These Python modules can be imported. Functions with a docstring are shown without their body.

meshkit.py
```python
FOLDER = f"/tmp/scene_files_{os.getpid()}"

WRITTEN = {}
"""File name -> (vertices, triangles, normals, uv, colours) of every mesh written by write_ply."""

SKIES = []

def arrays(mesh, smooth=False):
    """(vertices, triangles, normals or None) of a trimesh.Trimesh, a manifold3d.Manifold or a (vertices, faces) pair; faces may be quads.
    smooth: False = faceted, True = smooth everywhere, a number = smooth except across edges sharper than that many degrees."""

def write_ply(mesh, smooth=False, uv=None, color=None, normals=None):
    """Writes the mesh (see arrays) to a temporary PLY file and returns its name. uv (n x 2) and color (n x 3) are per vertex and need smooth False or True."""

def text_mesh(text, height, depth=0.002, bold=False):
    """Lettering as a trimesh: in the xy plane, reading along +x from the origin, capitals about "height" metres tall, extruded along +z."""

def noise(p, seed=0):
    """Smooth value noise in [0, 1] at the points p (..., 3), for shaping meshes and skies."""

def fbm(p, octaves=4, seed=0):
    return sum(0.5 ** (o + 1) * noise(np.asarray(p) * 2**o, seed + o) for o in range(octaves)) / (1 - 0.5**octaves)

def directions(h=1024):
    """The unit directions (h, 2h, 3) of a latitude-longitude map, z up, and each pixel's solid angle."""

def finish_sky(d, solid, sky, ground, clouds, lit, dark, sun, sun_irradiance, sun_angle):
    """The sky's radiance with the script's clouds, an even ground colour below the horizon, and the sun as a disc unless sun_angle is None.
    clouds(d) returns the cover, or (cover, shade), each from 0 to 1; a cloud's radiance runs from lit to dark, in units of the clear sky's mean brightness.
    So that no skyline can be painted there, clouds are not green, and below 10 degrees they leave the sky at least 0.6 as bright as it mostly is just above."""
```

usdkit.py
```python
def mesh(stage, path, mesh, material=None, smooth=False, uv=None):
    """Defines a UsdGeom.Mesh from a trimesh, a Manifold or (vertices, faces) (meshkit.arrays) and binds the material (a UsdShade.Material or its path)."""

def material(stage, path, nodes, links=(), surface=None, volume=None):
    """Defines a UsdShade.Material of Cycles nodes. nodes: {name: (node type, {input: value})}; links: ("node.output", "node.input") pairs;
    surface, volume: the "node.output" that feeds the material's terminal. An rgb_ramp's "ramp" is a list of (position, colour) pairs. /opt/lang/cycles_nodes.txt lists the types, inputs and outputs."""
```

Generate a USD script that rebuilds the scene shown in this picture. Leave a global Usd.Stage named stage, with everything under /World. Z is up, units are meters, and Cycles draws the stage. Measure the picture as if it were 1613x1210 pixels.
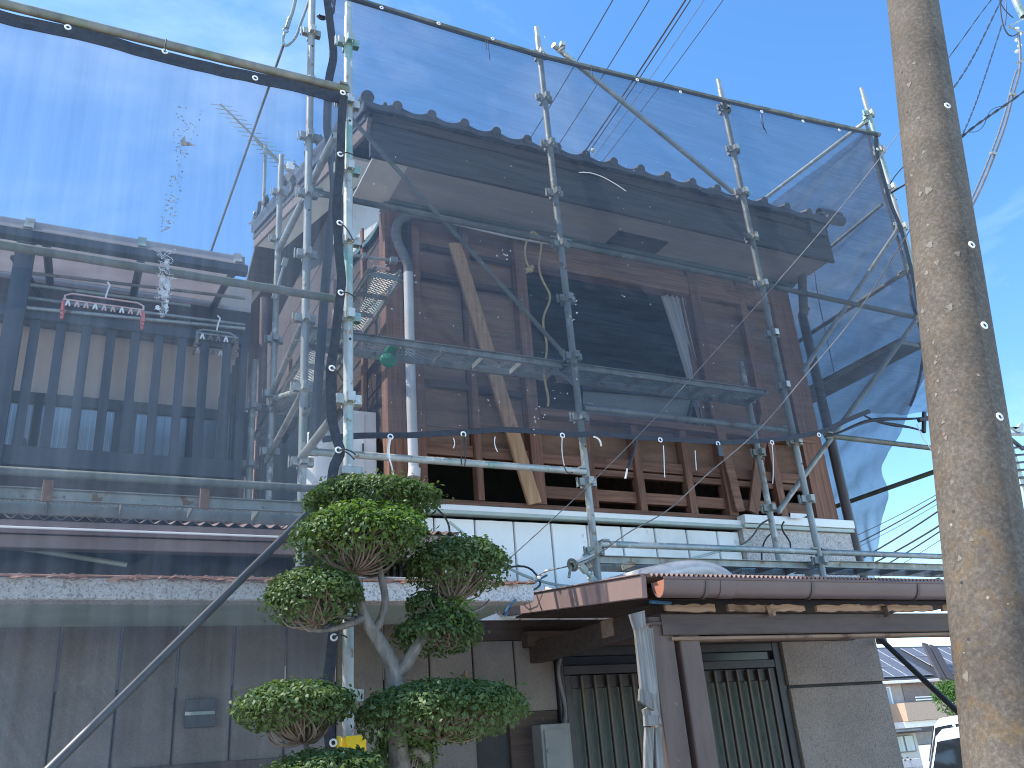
import math, numpy as np, trimesh, usdkit, meshkit
from pxr import Usd, UsdGeom, UsdLux, UsdShade, Gf, Sdf, Vt

# ------------------------------------------------------------------ stage, camera, sky, sun, exposure
stage = Usd.Stage.CreateInMemory()
UsdGeom.SetStageUpAxis(stage, 'Z'); UsdGeom.SetStageMetersPerUnit(stage, 1.0)
UsdGeom.Xform.Define(stage, '/World'); UsdGeom.Scope.Define(stage, '/World/Looks')
SUN_AZ = np.array([-0.95, 0.31]); SUN_AZ /= np.linalg.norm(SUN_AZ)
SUN_EL = math.radians(56)
SKY_STRENGTH, SUN_INTENSITY, EXPOSURE = 0.12, 0.75, 1.55
IW, IH, FPX = 1613, 1210, 1376.0
CAM = np.array([0.0, 0.0, 1.65])

def camera_axes():
    cx, cy = IW / 2, IH / 2
    z = np.array([548 - cx, -2630 - cy, FPX]); z /= np.linalg.norm(z)
    yy = -((3693 - cx) * z[0] + FPX * z[2]) / z[1]
    x = np.array([3693 - cx, yy, FPX]); x /= np.linalg.norm(x)
    y = np.cross(z, x)
    return np.stack([x, y, z])
ROT = camera_axes()            # world from (right, down, forward)

cam = UsdGeom.Camera.Define(stage, '/World/camera')
cam.CreateHorizontalApertureAttr(36.0); cam.CreateVerticalApertureAttr(27.0)
cam.CreateFocalLengthAttr(36.0 * FPX / IW); cam.CreateClippingRangeAttr((0.05, 3000.0))
cam.CreateExposureAttr(EXPOSURE)
m4 = np.eye(4); m4[0, :3] = ROT[:, 0]; m4[1, :3] = -ROT[:, 1]; m4[2, :3] = -ROT[:, 2]; m4[3, :3] = CAM
cam.AddTransformOp().Set(Gf.Matrix4d(*m4.ravel().tolist()))

SUN_DIR = np.array([SUN_AZ[0] * math.cos(SUN_EL), SUN_AZ[1] * math.cos(SUN_EL), math.sin(SUN_EL)])
dome = UsdLux.DomeLight.Define(stage, '/World/sky')
sky_mat = usdkit.material(stage, '/World/Looks/sky_air', {
    'tc': ('texture_coordinate', {}),
    'sky': ('sky_texture', {'sky_type': 'single_scattering', 'sun_disc': False, 'sun_elevation': SUN_EL, 'sun_rotation': math.atan2(SUN_AZ[0], SUN_AZ[1]),
                            'altitude': 100.0, 'air_density': 1.0, 'aerosol_density': 0.6, 'ozone_density': 1.6}),
    'map': ('mapping', {'scale': (1.2, 2.6, 3.4), 'rotation': (0.2, 0.0, 0.7), 'location': (3.1, 1.7, 0.4)}),
    'n': ('noise_texture', {'scale': 1.3, 'detail': 7.0, 'roughness': 0.62, 'distortion': 0.5}),
    'r': ('rgb_ramp', {'ramp': [(0.0, (0, 0, 0)), (0.52, (0, 0, 0)), (0.84, (0.34, 0.34, 0.34)), (1.0, (0.55, 0.55, 0.55))]}),
    'mix': ('mix', {'color2': (4.6, 5.4, 6.4)}), 'sat': ('hsv', {'saturation': 1.27}),
    'bg': ('background_shader', {'strength': SKY_STRENGTH})},
    [('tc.generated', 'map.vector'), ('map.vector', 'n.vector'), ('n.fac', 'r.fac'), ('r.color', 'mix.fac'), ('sky.color', 'sat.color'), ('sat.color', 'mix.color1'), ('mix.color', 'bg.color')], surface='bg.background')
UsdShade.MaterialBindingAPI.Apply(dome.GetPrim()).Bind(sky_mat)
sun = UsdLux.DistantLight.Define(stage, '/World/sun')
sun.CreateNormalizeAttr(True); sun.CreateIntensityAttr(SUN_INTENSITY); sun.CreateAngleAttr(0.5); sun.CreateColorAttr(Gf.Vec3f(1.0, 0.94, 0.86))
zz = SUN_DIR; xx = np.cross([0, 0, 1.0], zz); xx /= np.linalg.norm(xx); yy_ = np.cross(zz, xx)
m4 = np.eye(4); m4[0, :3], m4[1, :3], m4[2, :3] = xx, yy_, zz
sun.AddTransformOp().Set(Gf.Matrix4d(*m4.ravel().tolist()))

# ------------------------------------------------------------------ surveying: a sight line of the photograph meets a known plane of the place
def ray(px, py):
    d = ROT @ np.array([px - IW / 2, py - IH / 2, FPX]); return d / np.linalg.norm(d)
def P(px, py, Y):
    d = ray(px, py); return CAM + d * (Y / d[1])
def PX(px, py, X):
    d = ray(px, py); return CAM + d * (X / d[0])
def PZ(px, py, Z):
    d = ray(px, py); return CAM + d * ((Z - CAM[2]) / d[2])
A = lambda *v: np.array(v, float)

# ------------------------------------------------------------------ objects
COUNT = {}
class Node:
    def __init__(s, path, base): s.path, s.base, s.prim = path, np.asarray(base, float), stage.GetPrimAtPath(path)
def fresh(parent, name):
    k = COUNT.get((parent, name), 0); COUNT[(parent, name)] = k + 1
    return f'{parent}/{name}' + (f'_{k:03d}' if k else '')
def tag(prim, label=None, cat=None, group=None, kind=None):
    for k, v in (('label', label), ('category', cat), ('group', group), ('kind', kind)):
        if v: prim.SetCustomDataByKey(k, v)
def thing(name, label, cat, base=(0, 0, 0), group=None):
    path = fresh('/World', name)
    x = UsdGeom.Xform.Define(stage, path); x.AddTranslateOp().Set(Gf.Vec3d(*map(float, base)))
    tag(x.GetPrim(), label, cat, group)
    return Node(path, base)
def put(parent, name, mesh, mat, smooth=False, label=None, kind=None):
    path = fresh(parent.path if parent else '/World', name)
    base = parent.base if parent else np.zeros(3)
    v, f = mesh if isinstance(mesh, tuple) else (np.array(mesh.vertices), np.array(mesh.faces))
    usdkit.mesh(stage, path, trimesh.Trimesh(v - base, f, process=False), mat, smooth=smooth)
    n = Node(path, base); tag(n.prim, label, kind=kind)
    return n
def single(name, mesh, mat, label, cat, smooth=False, group=None, kind=None):
    n = put(None, name, mesh, mat, smooth); tag(n.prim, label, cat, group, kind); return n
def copy_of(src, name, label, base, rz=0.0, group=None):
    path = fresh('/World', name)
    x = UsdGeom.Xform.Define(stage, path)
    x.GetPrim().GetReferences().AddInternalReference(src.path)
    x.ClearXformOpOrder(); x.AddTranslateOp(opSuffix='at').Set(Gf.Vec3d(*map(float, base))); x.AddRotateZOp(opSuffix='turn').Set(math.degrees(rz))
    x.GetPrim().SetInstanceable(True)
    tag(x.GetPrim(), label, src.prim.GetCustomDataByKey('category'), group)
    return Node(path, base)

# ------------------------------------------------------------------ shapes: (vertices, triangles)
def tri(f):
    f = np.asarray(f, int)
    return np.vstack([f[:, [0, 1, 2]], f[:, [0, 2, 3]]]) if f.shape[1] == 4 else f
def cat(*ms):
    ms = [m for q in ms for m in (q if isinstance(q, list) else [q])]
    vs, fs, n = [], [], 0
    for v, f in ms: vs.append(v); fs.append(tri(f) + n); n += len(v)
    return np.vstack(vs), np.vstack(fs)
def unit(v): v = np.asarray(v, float); return v / (np.linalg.norm(v) + 1e-12)
def frame(d, up=(0, 0, 1)):
    d = unit(d); up = np.asarray(up, float)
    if abs(d @ unit(up)) > 0.98: up = A(0, 1, 0) if abs(d[1]) < 0.9 else A(1, 0, 0)
    s = unit(np.cross(d, up)); return s, np.cross(s, d), d
def prism(prof, p0, p1, up=(0, 0, 1), caps=True):
    prof = np.asarray(prof, float); n = len(prof); p0, p1 = np.asarray(p0, float), np.asarray(p1, float)
    s, u, d = frame(p1 - p0, up)
    ring = prof[:, :1] * s + prof[:, 1:] * u
    v = np.vstack([p0 + ring, p1 + ring]); i = np.arange(n); j = (i + 1) % n
    f = tri(np.stack([i, j, j + n, i + n], 1))
    if caps:
        k = np.arange(1, n - 1)
        f = np.vstack([f, np.stack([0 * k, k + 1, k], 1), np.stack([0 * k + n, k + n, k + 1 + n], 1)])
    return v, f
def rect(w, h, ch=0.0):
    a, b = w / 2, h / 2; c = min(ch, a * .8, b * .8)
    if c <= 0: return A([-a, -b], [a, -b], [a, b], [-a, b])
    return np.array([[-a + c, -b], [a - c, -b], [a, -b + c], [a, b - c], [a - c, b], [-a + c, b], [-a, b - c], [-a, -b + c]])
def beam(p0, p1, w, h, up=(0, 0, 1), ch=0.004): return prism(rect(w, h, ch), p0, p1, up)
def box(x0, x1, y0, y1, z0, z1, ch=0.003):
    x0, x1 = sorted((x0, x1)); y0, y1 = sorted((y0, y1)); z0, z1 = sorted((z0, z1))
    L = (x1 - x0, y1 - y0, z1 - z0); k = int(np.argmax(L)); c = A(x0 + x1, y0 + y1, z0 + z1) / 2
    d = np.zeros(3); d[k] = L[k] / 2
    if k == 0: return beam(c - d, c + d, L[1], L[2], (0, 0, 1), ch)
    if k == 1: return beam(c - d, c + d, L[0], L[2], (0, 0, 1), ch)
    return beam(c - d, c + d, L[0], L[1], (0, 1, 0), ch)
def circ(r, n): a = np.arange(n) * 2 * np.pi / n; return np.stack([r * np.cos(a), r * np.sin(a)], 1)
def tube(p0, p1, r, n=14, hollow=False, r1=None):
    if not hollow and r1 is None: return prism(circ(r, n), p0, p1)
    p0, p1 = np.asarray(p0, float), np.asarray(p1, float); s, u, d = frame(p1 - p0)
    c = circ(1, n); c3 = c[:, :1] * s + c[:, 1:] * u; r1 = r1 or r
    if not hollow: return lathe_rings([(p0, 0), (p0, r), (p1, r1), (p1, 0)], c3)
    q = .86; dp = min(.12, np.linalg.norm(p1 - p0) / 3)
    return lathe_rings([(p0 + d * dp, 0), (p0 + d * dp, r * q), (p0, r * q), (p0, r), (p1, r1), (p1, r1 * q), (p1 - d * dp, r1 * q), (p1 - d * dp, 0)], c3)
def lathe_rings(rings, c3):
    n = len(c3); v = np.vstack([p + c3 * max(r, 1e-5) for p, r in rings]); f = []
    i = np.arange(n); j = (i + 1) % n
    for k in range(len(rings) - 1): f.append(np.stack([i + k * n, j + k * n, j + (k + 1) * n, i + (k + 1) * n], 1))
    return v, tri(np.vstack(f))
def rope(pts, r, n=6, sub=0):
    p = np.asarray(pts, float)
    if sub and len(p) > 2:
        from scipy.interpolate import CubicSpline
        t = np.r_[0, np.cumsum(np.linalg.norm(np.diff(p, axis=0), axis=1) + 1e-9)]
        p = CubicSpline(t, p)(np.linspace(0, t[-1], sub))
    r = np.broadcast_to(np.asarray(r, float), (len(p),)) if np.ndim(r) == 0 or len(np.atleast_1d(r)) == len(p) else np.interp(np.linspace(0, 1, len(p)), np.linspace(0, 1, len(r)), r)
    t = np.gradient(p, axis=0); t /= np.linalg.norm(t, axis=1, keepdims=True) + 1e-12
    s = frame(t[0])[0]; v = []; c = circ(1, n)
    for k in range(len(p)):
        s = unit(s - (s @ t[k]) * t[k]); u = np.cross(t[k], s)
        v.append(p[k] + r[k] * (c[:, :1] * s + c[:, 1:] * u))
    i = np.arange(n); j = (i + 1) % n; f = [np.stack([i + k * n, j + k * n, j + (k + 1) * n, i + (k + 1) * n], 1) for k in range(len(p) - 1)]
    v = np.vstack(v); f = tri(np.vstack(f)); k = np.arange(1, n - 1); m = (len(p) - 1) * n
    return v, np.vstack([f, np.stack([0 * k, k + 1, k], 1), np.stack([0 * k + m, k + m, k + 1 + m], 1)])
def sag(a, b, drop, n=24):
    t = np.linspace(0, 1, n)[:, None]; return a + (b - a) * t + A(0, 0, -1) * drop * 4 * t * (1 - t)
def grid(fn, nu, nv, thick=0.0):
    u, w = np.meshgrid(np.linspace(0, 1, nu), np.linspace(0, 1, nv), indexing='ij')
    v = fn(u.ravel(), w.ravel()); i, j = np.meshgrid(np.arange(nu - 1), np.arange(nv - 1), indexing='ij'); a = (i * nv + j).ravel()
    return v, tri(np.stack([a, a + nv, a + nv + 1, a + 1], 1))
def thicken(m, t):
    v, f = m; tm = trimesh.Trimesh(v, f, process=False); n = np.array(tm.vertex_normals)
    a, b = v + n * t / 2, v - n * t / 2
    e = np.sort(f[:, [0, 1, 1, 2, 2, 0]].reshape(-1, 2), 1); ue, idx, c = np.unique(e, axis=0, return_index=True, return_counts=True)
    ed = f[:, [0, 1, 1, 2, 2, 0]].reshape(-1, 2)[idx[c == 1]]; k = len(v)
    side = tri(np.stack([ed[:, 1], ed[:, 0], ed[:, 0] + k, ed[:, 1] + k], 1))
    return np.vstack([a, b]), np.vstack([f, f[:, ::-1] + k, side])
def ring(c, nrm, R, r, n=16, k=6):
    s, u, d = frame(nrm); a = np.arange(n) * 2 * np.pi / n; b = np.arange(k) * 2 * np.pi / k
    cc = np.cos(a)[:, None] * s + np.sin(a)[:, None] * u
    v = (c + cc[:, None] * (R + r * np.cos(b))[None, :, None] + d * (r * np.sin(b))[None, :, None]).reshape(-1, 3)
    i, j = np.meshgrid(np.arange(n), np.arange(k), indexing='ij'); i2, j2 = (i + 1) % n, (j + 1) % k
    return v, tri(np.stack([i * k + j, i2 * k + j, i2 * k + j2, i * k + j2], -1).reshape(-1, 4))
def ball(c, r, sub=2, sc=(1, 1, 1)):
    m = trimesh.creation.icosphere(sub, 1.0); return np.array(m.vertices) * r * np.asarray(sc) + c, np.array(m.faces)
def poly_plate(pts, nrm, t):
    """A flat convex or star-shaped outline with thickness."""
    p = np.asarray(pts, float); n = len(p); o = unit(nrm) * t / 2; c = p.mean(0)
    v = np.vstack([p + o, p - o, c + o, c - o]); i = np.arange(n); j = (i + 1) % n
    return v, np.vstack([np.stack([i, j, 0 * i + 2 * n], 1), np.stack([j + n, i + n, 0 * i + 2 * n + 1], 1), tri(np.stack([j, i, i + n, j + n], 1))])
def corrugated(p0, eu, ev, lu, lv, pitch, amp, t=0.004, nv=2):
    """A wavy sheet: waves repeat along eu, ridges run along ev."""
    eu, ev = unit(eu), unit(ev); nn = np.cross(eu, ev); nu = int(lu / pitch * 8) + 1
    return thicken(grid(lambda u, w: p0 + np.outer(u * lu, eu) + np.outer(w * lv, ev) + np.outer(amp * np.cos(u * lu / pitch * 2 * np.pi), nn), nu, nv), t)
rng = np.random.default_rng(7)

# ------------------------------------------------------------------ materials
LOOK = {}
def mat(name, c1, c2=None, rough=0.6, metal=0.0, scale=(6, 6, 6), lo=.35, hi=.65, bump=0.0, bscale=None, vary=0.0, spec=0.5, coat=0.0, spots=None, trans=0.0, detail=6.0, speck=None):
    if name in LOOK: return LOOK[name]
    c2 = c2 if c2 is not None else tuple(min(1, x * 1.25) for x in c1)
    N = {'geo': ('geometry', {}), 'map': ('mapping', {'scale': scale}), 'n': ('noise_texture', {'scale': 1.0, 'detail': detail, 'roughness': 0.62}),
         'r': ('rgb_ramp', {'ramp': [(lo, c1), (hi, c2)]}),
         'p': ('principled_bsdf', {'roughness': rough, 'metallic': metal, 'specular_ior_level': spec, 'coat_weight': coat})}
    L = [('geo.position', 'map.vector'), ('map.vector', 'n.vector'), ('n.fac', 'r.fac')]
    out = 'r.color'
    if spots:                                   # (colour, scale, threshold, softness): stains of their own shape
        for k, (c, s, th, so) in enumerate(spots):
            N[f'sn{k}'] = ('noise_texture', {'scale': float(s), 'detail': 5.0, 'roughness': 0.6}); N[f'sm{k}'] = ('map_range', {'from_min': th, 'from_max': th + so, 'clamp': True})
            N[f'sx{k}'] = ('mix', {'color2': c})
            L += [('geo.position', f'sn{k}.vector'), (f'sn{k}.fac', f'sm{k}.value'), (f'sm{k}.result', f'sx{k}.fac'), (out, f'sx{k}.color1')]; out = f'sx{k}.color'
    if speck:                                   # (scale, [(position, colour)...]): pebbles, one tone each
        s, ramp = speck
        N['vo'] = ('voronoi_texture', {'scale': float(s)}); N['sc'] = ('separate_color', {}); N['vr'] = ('rgb_ramp', {'ramp': ramp, 'interpolate': False}); N['vm'] = ('mix', {'mix_type': 'multiply', 'fac': 1.0})
        L += [('geo.position', 'vo.vector'), ('vo.color', 'sc.color'), ('sc.r', 'vr.fac'), (out, 'vm.color1'), ('vr.color', 'vm.color2')]; out = 'vm.color'
    if vary:
        N['oi'] = ('object_info', {}); N['vr1'] = ('map_range', {'to_min': 1 - vary, 'to_max': 1 + vary}); N['vx'] = ('hsv', {})
        L += [('oi.random', 'vr1.value'), ('vr1.result', 'vx.value'), (out, 'vx.color')]; out = 'vx.color'
    L.append((out, 'p.base_color'))
    if bump:
        b = bscale or scale
        N['bm'] = ('mapping', {'scale': b}); N['bn'] = ('noise_texture', {'scale': 1.0, 'detail': 5.0, 'roughness': 0.65}); N['b'] = ('bump', {'strength': bump, 'distance': 0.01})
        L += [('geo.position', 'bm.vector'), ('bm.vector', 'bn.vector'), ('bn.fac', 'b.height'), ('b.normal', 'p.normal')]
    surf = 'p.BSDF'
    if trans:
        N['t'] = ('translucent_bsdf', {}); N['mx'] = ('mix_closure', {'fac': trans}); L += [(out, 't.color'), ('p.BSDF', 'mx.closure1'), ('t.BSDF', 'mx.closure2')]; surf = 'mx.closure'
    LOOK[name] = usdkit.material(stage, '/World/Looks/' + name, N, L, surface=surf)
    return LOOK[name]

def net_mat(name, fac0, fac1, c1, c2, scale, trans, bump=.4):
    """Woven mesh: mostly holes, closing up where it is seen at a slant; the threads scatter and let light through."""
    N = {'geo': ('geometry', {}), 'map': ('mapping', {'scale': scale}), 'n': ('noise_texture', {'scale': 1.0, 'detail': 6.0, 'roughness': 0.65}), 'r': ('rgb_ramp', {'ramp': [(.32, c1), (.72, c2)]}),
         'b': ('bump', {'strength': bump, 'distance': .02}),
         'd': ('diffuse_bsdf', {}), 't': ('translucent_bsdf', {}), 'f': ('mix_closure', {'fac': trans}),
         'lw': ('layer_weight', {'blend': .5}), 'mr': ('map_range', {'from_min': 0.0, 'from_max': 1.0, 'to_min': fac0, 'to_max': fac1}),
         'cl': ('transparent_bsdf', {'color': (1, 1, 1)}), 'm': ('mix_closure', {})}
    L = [('geo.position', 'map.vector'), ('map.vector', 'n.vector'), ('n.fac', 'r.fac'), ('n.fac', 'b.height'), ('b.normal', 'd.normal'), ('r.color', 'd.color'), ('r.color', 't.color'), ('d.BSDF', 'f.closure1'), ('t.BSDF', 'f.closure2'),
         ('lw.facing', 'mr.value'), ('mr.result', 'm.fac'), ('cl.BSDF', 'm.closure1'), ('f.closure', 'm.closure2')]
    return usdkit.material(stage, '/World/Looks/' + name, N, L, surface='m.closure')
def glass_mat(name, tint, rough=0.02, ior=1.5):
    N = {'fr': ('fresnel', {'IOR': ior}), 't': ('transparent_bsdf', {'color': tint}), 'g': ('glossy_bsdf', {'color': (1, 1, 1), 'roughness': rough}), 'm': ('mix_closure', {})}
    return usdkit.material(stage, '/World/Looks/' + name, N, [('fr.fac', 'm.fac'), ('t.BSDF', 'm.closure1'), ('g.BSDF', 'm.closure2')], surface='m.closure')

M = {}
M['galv'] = mat('galvanised_steel', (.20, .22, .21), (.34, .365, .35), rough=.5, metal=.25, scale=(9, 9, 3), spots=[((.22, .30, .26), 5, .60, .12), ((.19, .11, .065), 12, .60, .07), ((.45, .45, .43), 8, .62, .05)], bump=.12, bscale=(60, 60, 20), vary=.12)
M['galv_new'] = mat('galvanised_steel_clean', (.25, .28, .27), (.40, .425, .41), rough=.48, metal=.25, scale=(8, 8, 4), spots=[((.16, .28, .25), 4, .50, .14), ((.20, .15, .11), 16, .62, .06), ((.52, .53, .50), 9, .60, .05)], bump=.1, bscale=(60, 60, 20))
M['galv_old'] = mat('galvanised_steel_stained', (.085, .095, .085), (.19, .195, .17), rough=.6, metal=.2, scale=(8, 8, 3), spots=[((.10, .14, .08), 5, .55, .12), ((.20, .12, .07), 11, .64, .07)], bump=.15, bscale=(60, 60, 20), vary=.15)
M['dark_steel'] = mat('dark_steel', (.045, .05, .055), (.08, .085, .09), rough=.5, metal=.3)
M['rust'] = mat('rusty_plate', (.16, .08, .05), (.26, .15, .10), rough=.8, scale=(20, 20, 20))
M['net_left'] = net_mat('pale_mesh_net', .30, .78, (.057, .073, .090), (.215, .248, .278), (9, 1, .28), .55)
M['net_right'] = net_mat('navy_mesh_net', .345, .85, (.062, .076, .095), (.115, .135, .160), (3.0, 3, 85), .45, .7)
M['net_side'] = net_mat('blue_mesh_net', .60, .96, (.045, .065, .10), (.135, .17, .235), (5, 5, 9), .45, 1.0)
M['hem'] = mat('black_webbing', (.016, .019, .026), (.03, .034, .045), rough=.75, scale=(40, 40, 40), bump=.3, bscale=(300, 300, 300))
M['eyelet'] = mat('white_eyelet', (.72, .73, .72), (.82, .82, .80), rough=.35, metal=.2)
M['thread'] = mat('white_thread', (.62, .60, .56), (.75, .74, .70), rough=.9)
M['fray'] = mat('frayed_grey_thread', (.26, .28, .30), (.42, .44, .46), rough=.9, scale=(60, 60, 60))
M['cord_black'] = mat('black_cord', (.02, .02, .022), (.035, .035, .04), rough=.6)
M['rope_y'] = mat('yellow_rope', (.42, .32, .13), (.58, .46, .22), rough=.85, scale=(60, 60, 90))
M['rope_g'] = mat('grey_green_rope', (.16, .19, .19), (.24, .28, .28), rough=.85, scale=(90, 90, 90))
RW1, RW2 = (.120, .056, .036), (.235, .122, .080)
sp = [((.07, .035, .025), 2.5, .60, .12)]
M['wood_v'] = mat('red_brown_timber_upright', RW1, RW2, rough=.8, scale=(45, 45, 2.2), bump=.35, bscale=(120, 120, 4), vary=.22, spots=sp)
M['wood_h'] = mat('red_brown_timber_level', RW1, RW2, rough=.8, scale=(2.2, 45, 45), bump=.35, bscale=(4, 120, 120), vary=.22, spots=sp)
M['wood_pale'] = mat('pale_brace_timber', (.33, .19, .10), (.47, .29, .17), rough=.8, scale=(40, 40, 3), bump=.3, bscale=(120, 120, 5), spots=[((.12, .07, .05), 4, .63, .08)])
M['ply'] = mat('old_plywood', (.15, .085, .055), (.235, .14, .095), rough=.85, scale=(3, 12, 14), bump=.2, bscale=(6, 60, 60), vary=.18, spots=[((.10, .07, .055), 1.6, .55, .2)])
M['dark_wood'] = mat('dark_stained_timber', (.035, .022, .017), (.07, .045, .034), rough=.75, scale=(4, 30, 30), bump=.3, bscale=(8, 90, 90), vary=.15)
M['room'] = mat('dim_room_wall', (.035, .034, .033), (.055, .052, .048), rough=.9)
M['bar'] = mat('brown_lattice_bar', (.05, .038, .032), (.08, .06, .05), rough=.35, metal=.2)
M['transom'] = mat('dark_transom_glass', (.012, .017, .028), (.02, .026, .04), rough=.2)
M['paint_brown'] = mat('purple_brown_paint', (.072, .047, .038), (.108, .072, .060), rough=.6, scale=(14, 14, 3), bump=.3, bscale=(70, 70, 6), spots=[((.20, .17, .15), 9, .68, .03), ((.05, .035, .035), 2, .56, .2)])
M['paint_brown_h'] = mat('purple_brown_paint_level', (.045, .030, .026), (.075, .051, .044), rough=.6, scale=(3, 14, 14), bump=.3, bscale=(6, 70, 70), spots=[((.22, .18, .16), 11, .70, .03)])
M['grey_wood'] = mat('weathered_grey_timber', (.11, .105, .098), (.27, .26, .245), rough=.9, scale=(60, 60, 2.5), bump=.6, bscale=(140, 140, 4), vary=.2)
M['raw_wood'] = mat('split_raw_timber', (.20, .13, .09), (.34, .23, .16), rough=.85, scale=(3, 40, 40), bump=.4, bscale=(8, 90, 90), vary=.3, spots=[((.10, .06, .045), 6, .55, .1)])
M['soffit'] = mat('grey_soffit_board', (.40, .40, .385), (.49, .485, .465), rough=.8, scale=(2, 6, 6), spots=[((.36, .35, .33), 1.2, .55, .25)])
M['soffit_w'] = mat('white_soffit_board', (.76, .78, .76), (.82, .83, .81), rough=.7, scale=(3, 3, 3))
M['rib'] = mat('white_ribbed_sheet', (.72, .74, .71), (.78, .79, .76), rough=.55, scale=(2, 2, 2))
M['teal'] = mat('teal_metal_trim', (.10, .18, .18), (.15, .25, .245), rough=.45, metal=.2)
M['tile'] = mat('smoked_clay_tile', (.045, .046, .05), (.085, .086, .09), rough=.42, scale=(9, 9, 9), bump=.15, bscale=(50, 50, 50), vary=.3, spots=[((.11, .11, .10), 7, .64, .06)])
M['fascia_dark'] = mat('dark_eave_board', (.04, .034, .034), (.06, .052, .05), rough=.6, scale=(2, 20, 20))
M['fascia_wood'] = mat('brown_barge_board', (.12, .085, .075), (.17, .125, .11), rough=.7, scale=(30, 3, 20), bump=.2)
M['white_panel'] = mat('white_metal_siding', (.80, .81, .80), (.86, .865, .855), rough=.45, scale=(2, 2, .8), spots=[((.60, .60, .57), 1.6, .50, .25), ((.42, .37, .32), 7, .66, .07)], vary=.04)
M['flash'] = mat('white_metal_flashing', (.74, .75, .74), (.82, .83, .81), rough=.4, scale=(3, 3, 3))
M['flash_g'] = mat('pale_green_metal_trim', (.36, .44, .40), (.45, .52, .47), rough=.45)
PEB = [(0.0, (.55, .53, .52)), (.14, (.88, .86, .85)), (.45, (1, 1, 1)), (.80, (1.08, 1.06, 1.05)), (.93, (.7, .67, .65))]
M['pebble'] = mat('grey_pebble_dash', (.50, .48, .465), (.60, .58, .56), rough=.9, scale=(2, 2, 2), bump=.7, bscale=(110, 110, 110), speck=(120, PEB), spots=[((.22, .21, .2), 1.3, .6, .15)])
M['pebble_b'] = mat('brown_grey_pebble_wall', (.225, .192, .168), (.29, .25, .222), rough=.9, scale=(2, 2, 2), bump=.8, bscale=(120, 120, 120), speck=(190, PEB))
M['g_panel'] = mat('beige_brown_garage_panel', (.135, .118, .105), (.185, .163, .147), rough=.8, scale=(3, 3, 3), bump=.35, bscale=(150, 150, 150), vary=.08, spots=[((.085, .075, .068), .9, .48, .25), ((.22, .2, .18), 5, .66, .1)], speck=(240, [(0, (.85, .85, .85)), (.5, (1, 1, 1)), (.8, (1.1, 1.1, 1.1))]))
M['soffit_g'] = mat('pale_green_plaster', (.26, .32, .28), (.33, .39, .345), rough=.85, scale=(3, 3, 3))
M['roof_edge'] = mat('rust_red_roof_edge', (.24, .11, .075), (.42, .23, .16), rough=.8, scale=(12, 30, 30), bump=.5, bscale=(40, 90, 90))
M['dark_gap'] = mat('dark_joint', (.02, .02, .022), (.035, .033, .033), rough=.8)
M['gutter'] = mat('brown_gutter_plastic', (.085, .058, .054), (.115, .08, .075), rough=.32, scale=(2, 5, 5), spec=.6)
M['gutter_in'] = mat('red_gutter_inside', (.32, .13, .08), (.40, .17, .11), rough=.5)
M['fascia_br'] = mat('brown_metal_fascia', (.19, .132, .118), (.235, .165, .148), rough=.5, scale=(3, 3, 3), spec=.4)
M['brown_sheet'] = mat('brown_corrugated_sheet', (.155, .10, .088), (.23, .155, .135), rough=.5, scale=(3, 3, 3), spots=[((.30, .2, .17), 5, .65, .08)])
M['downpipe'] = mat('pale_grey_downpipe', (.50, .51, .53), (.58, .59, .6), rough=.4, scale=(3, 3, 1))
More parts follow.
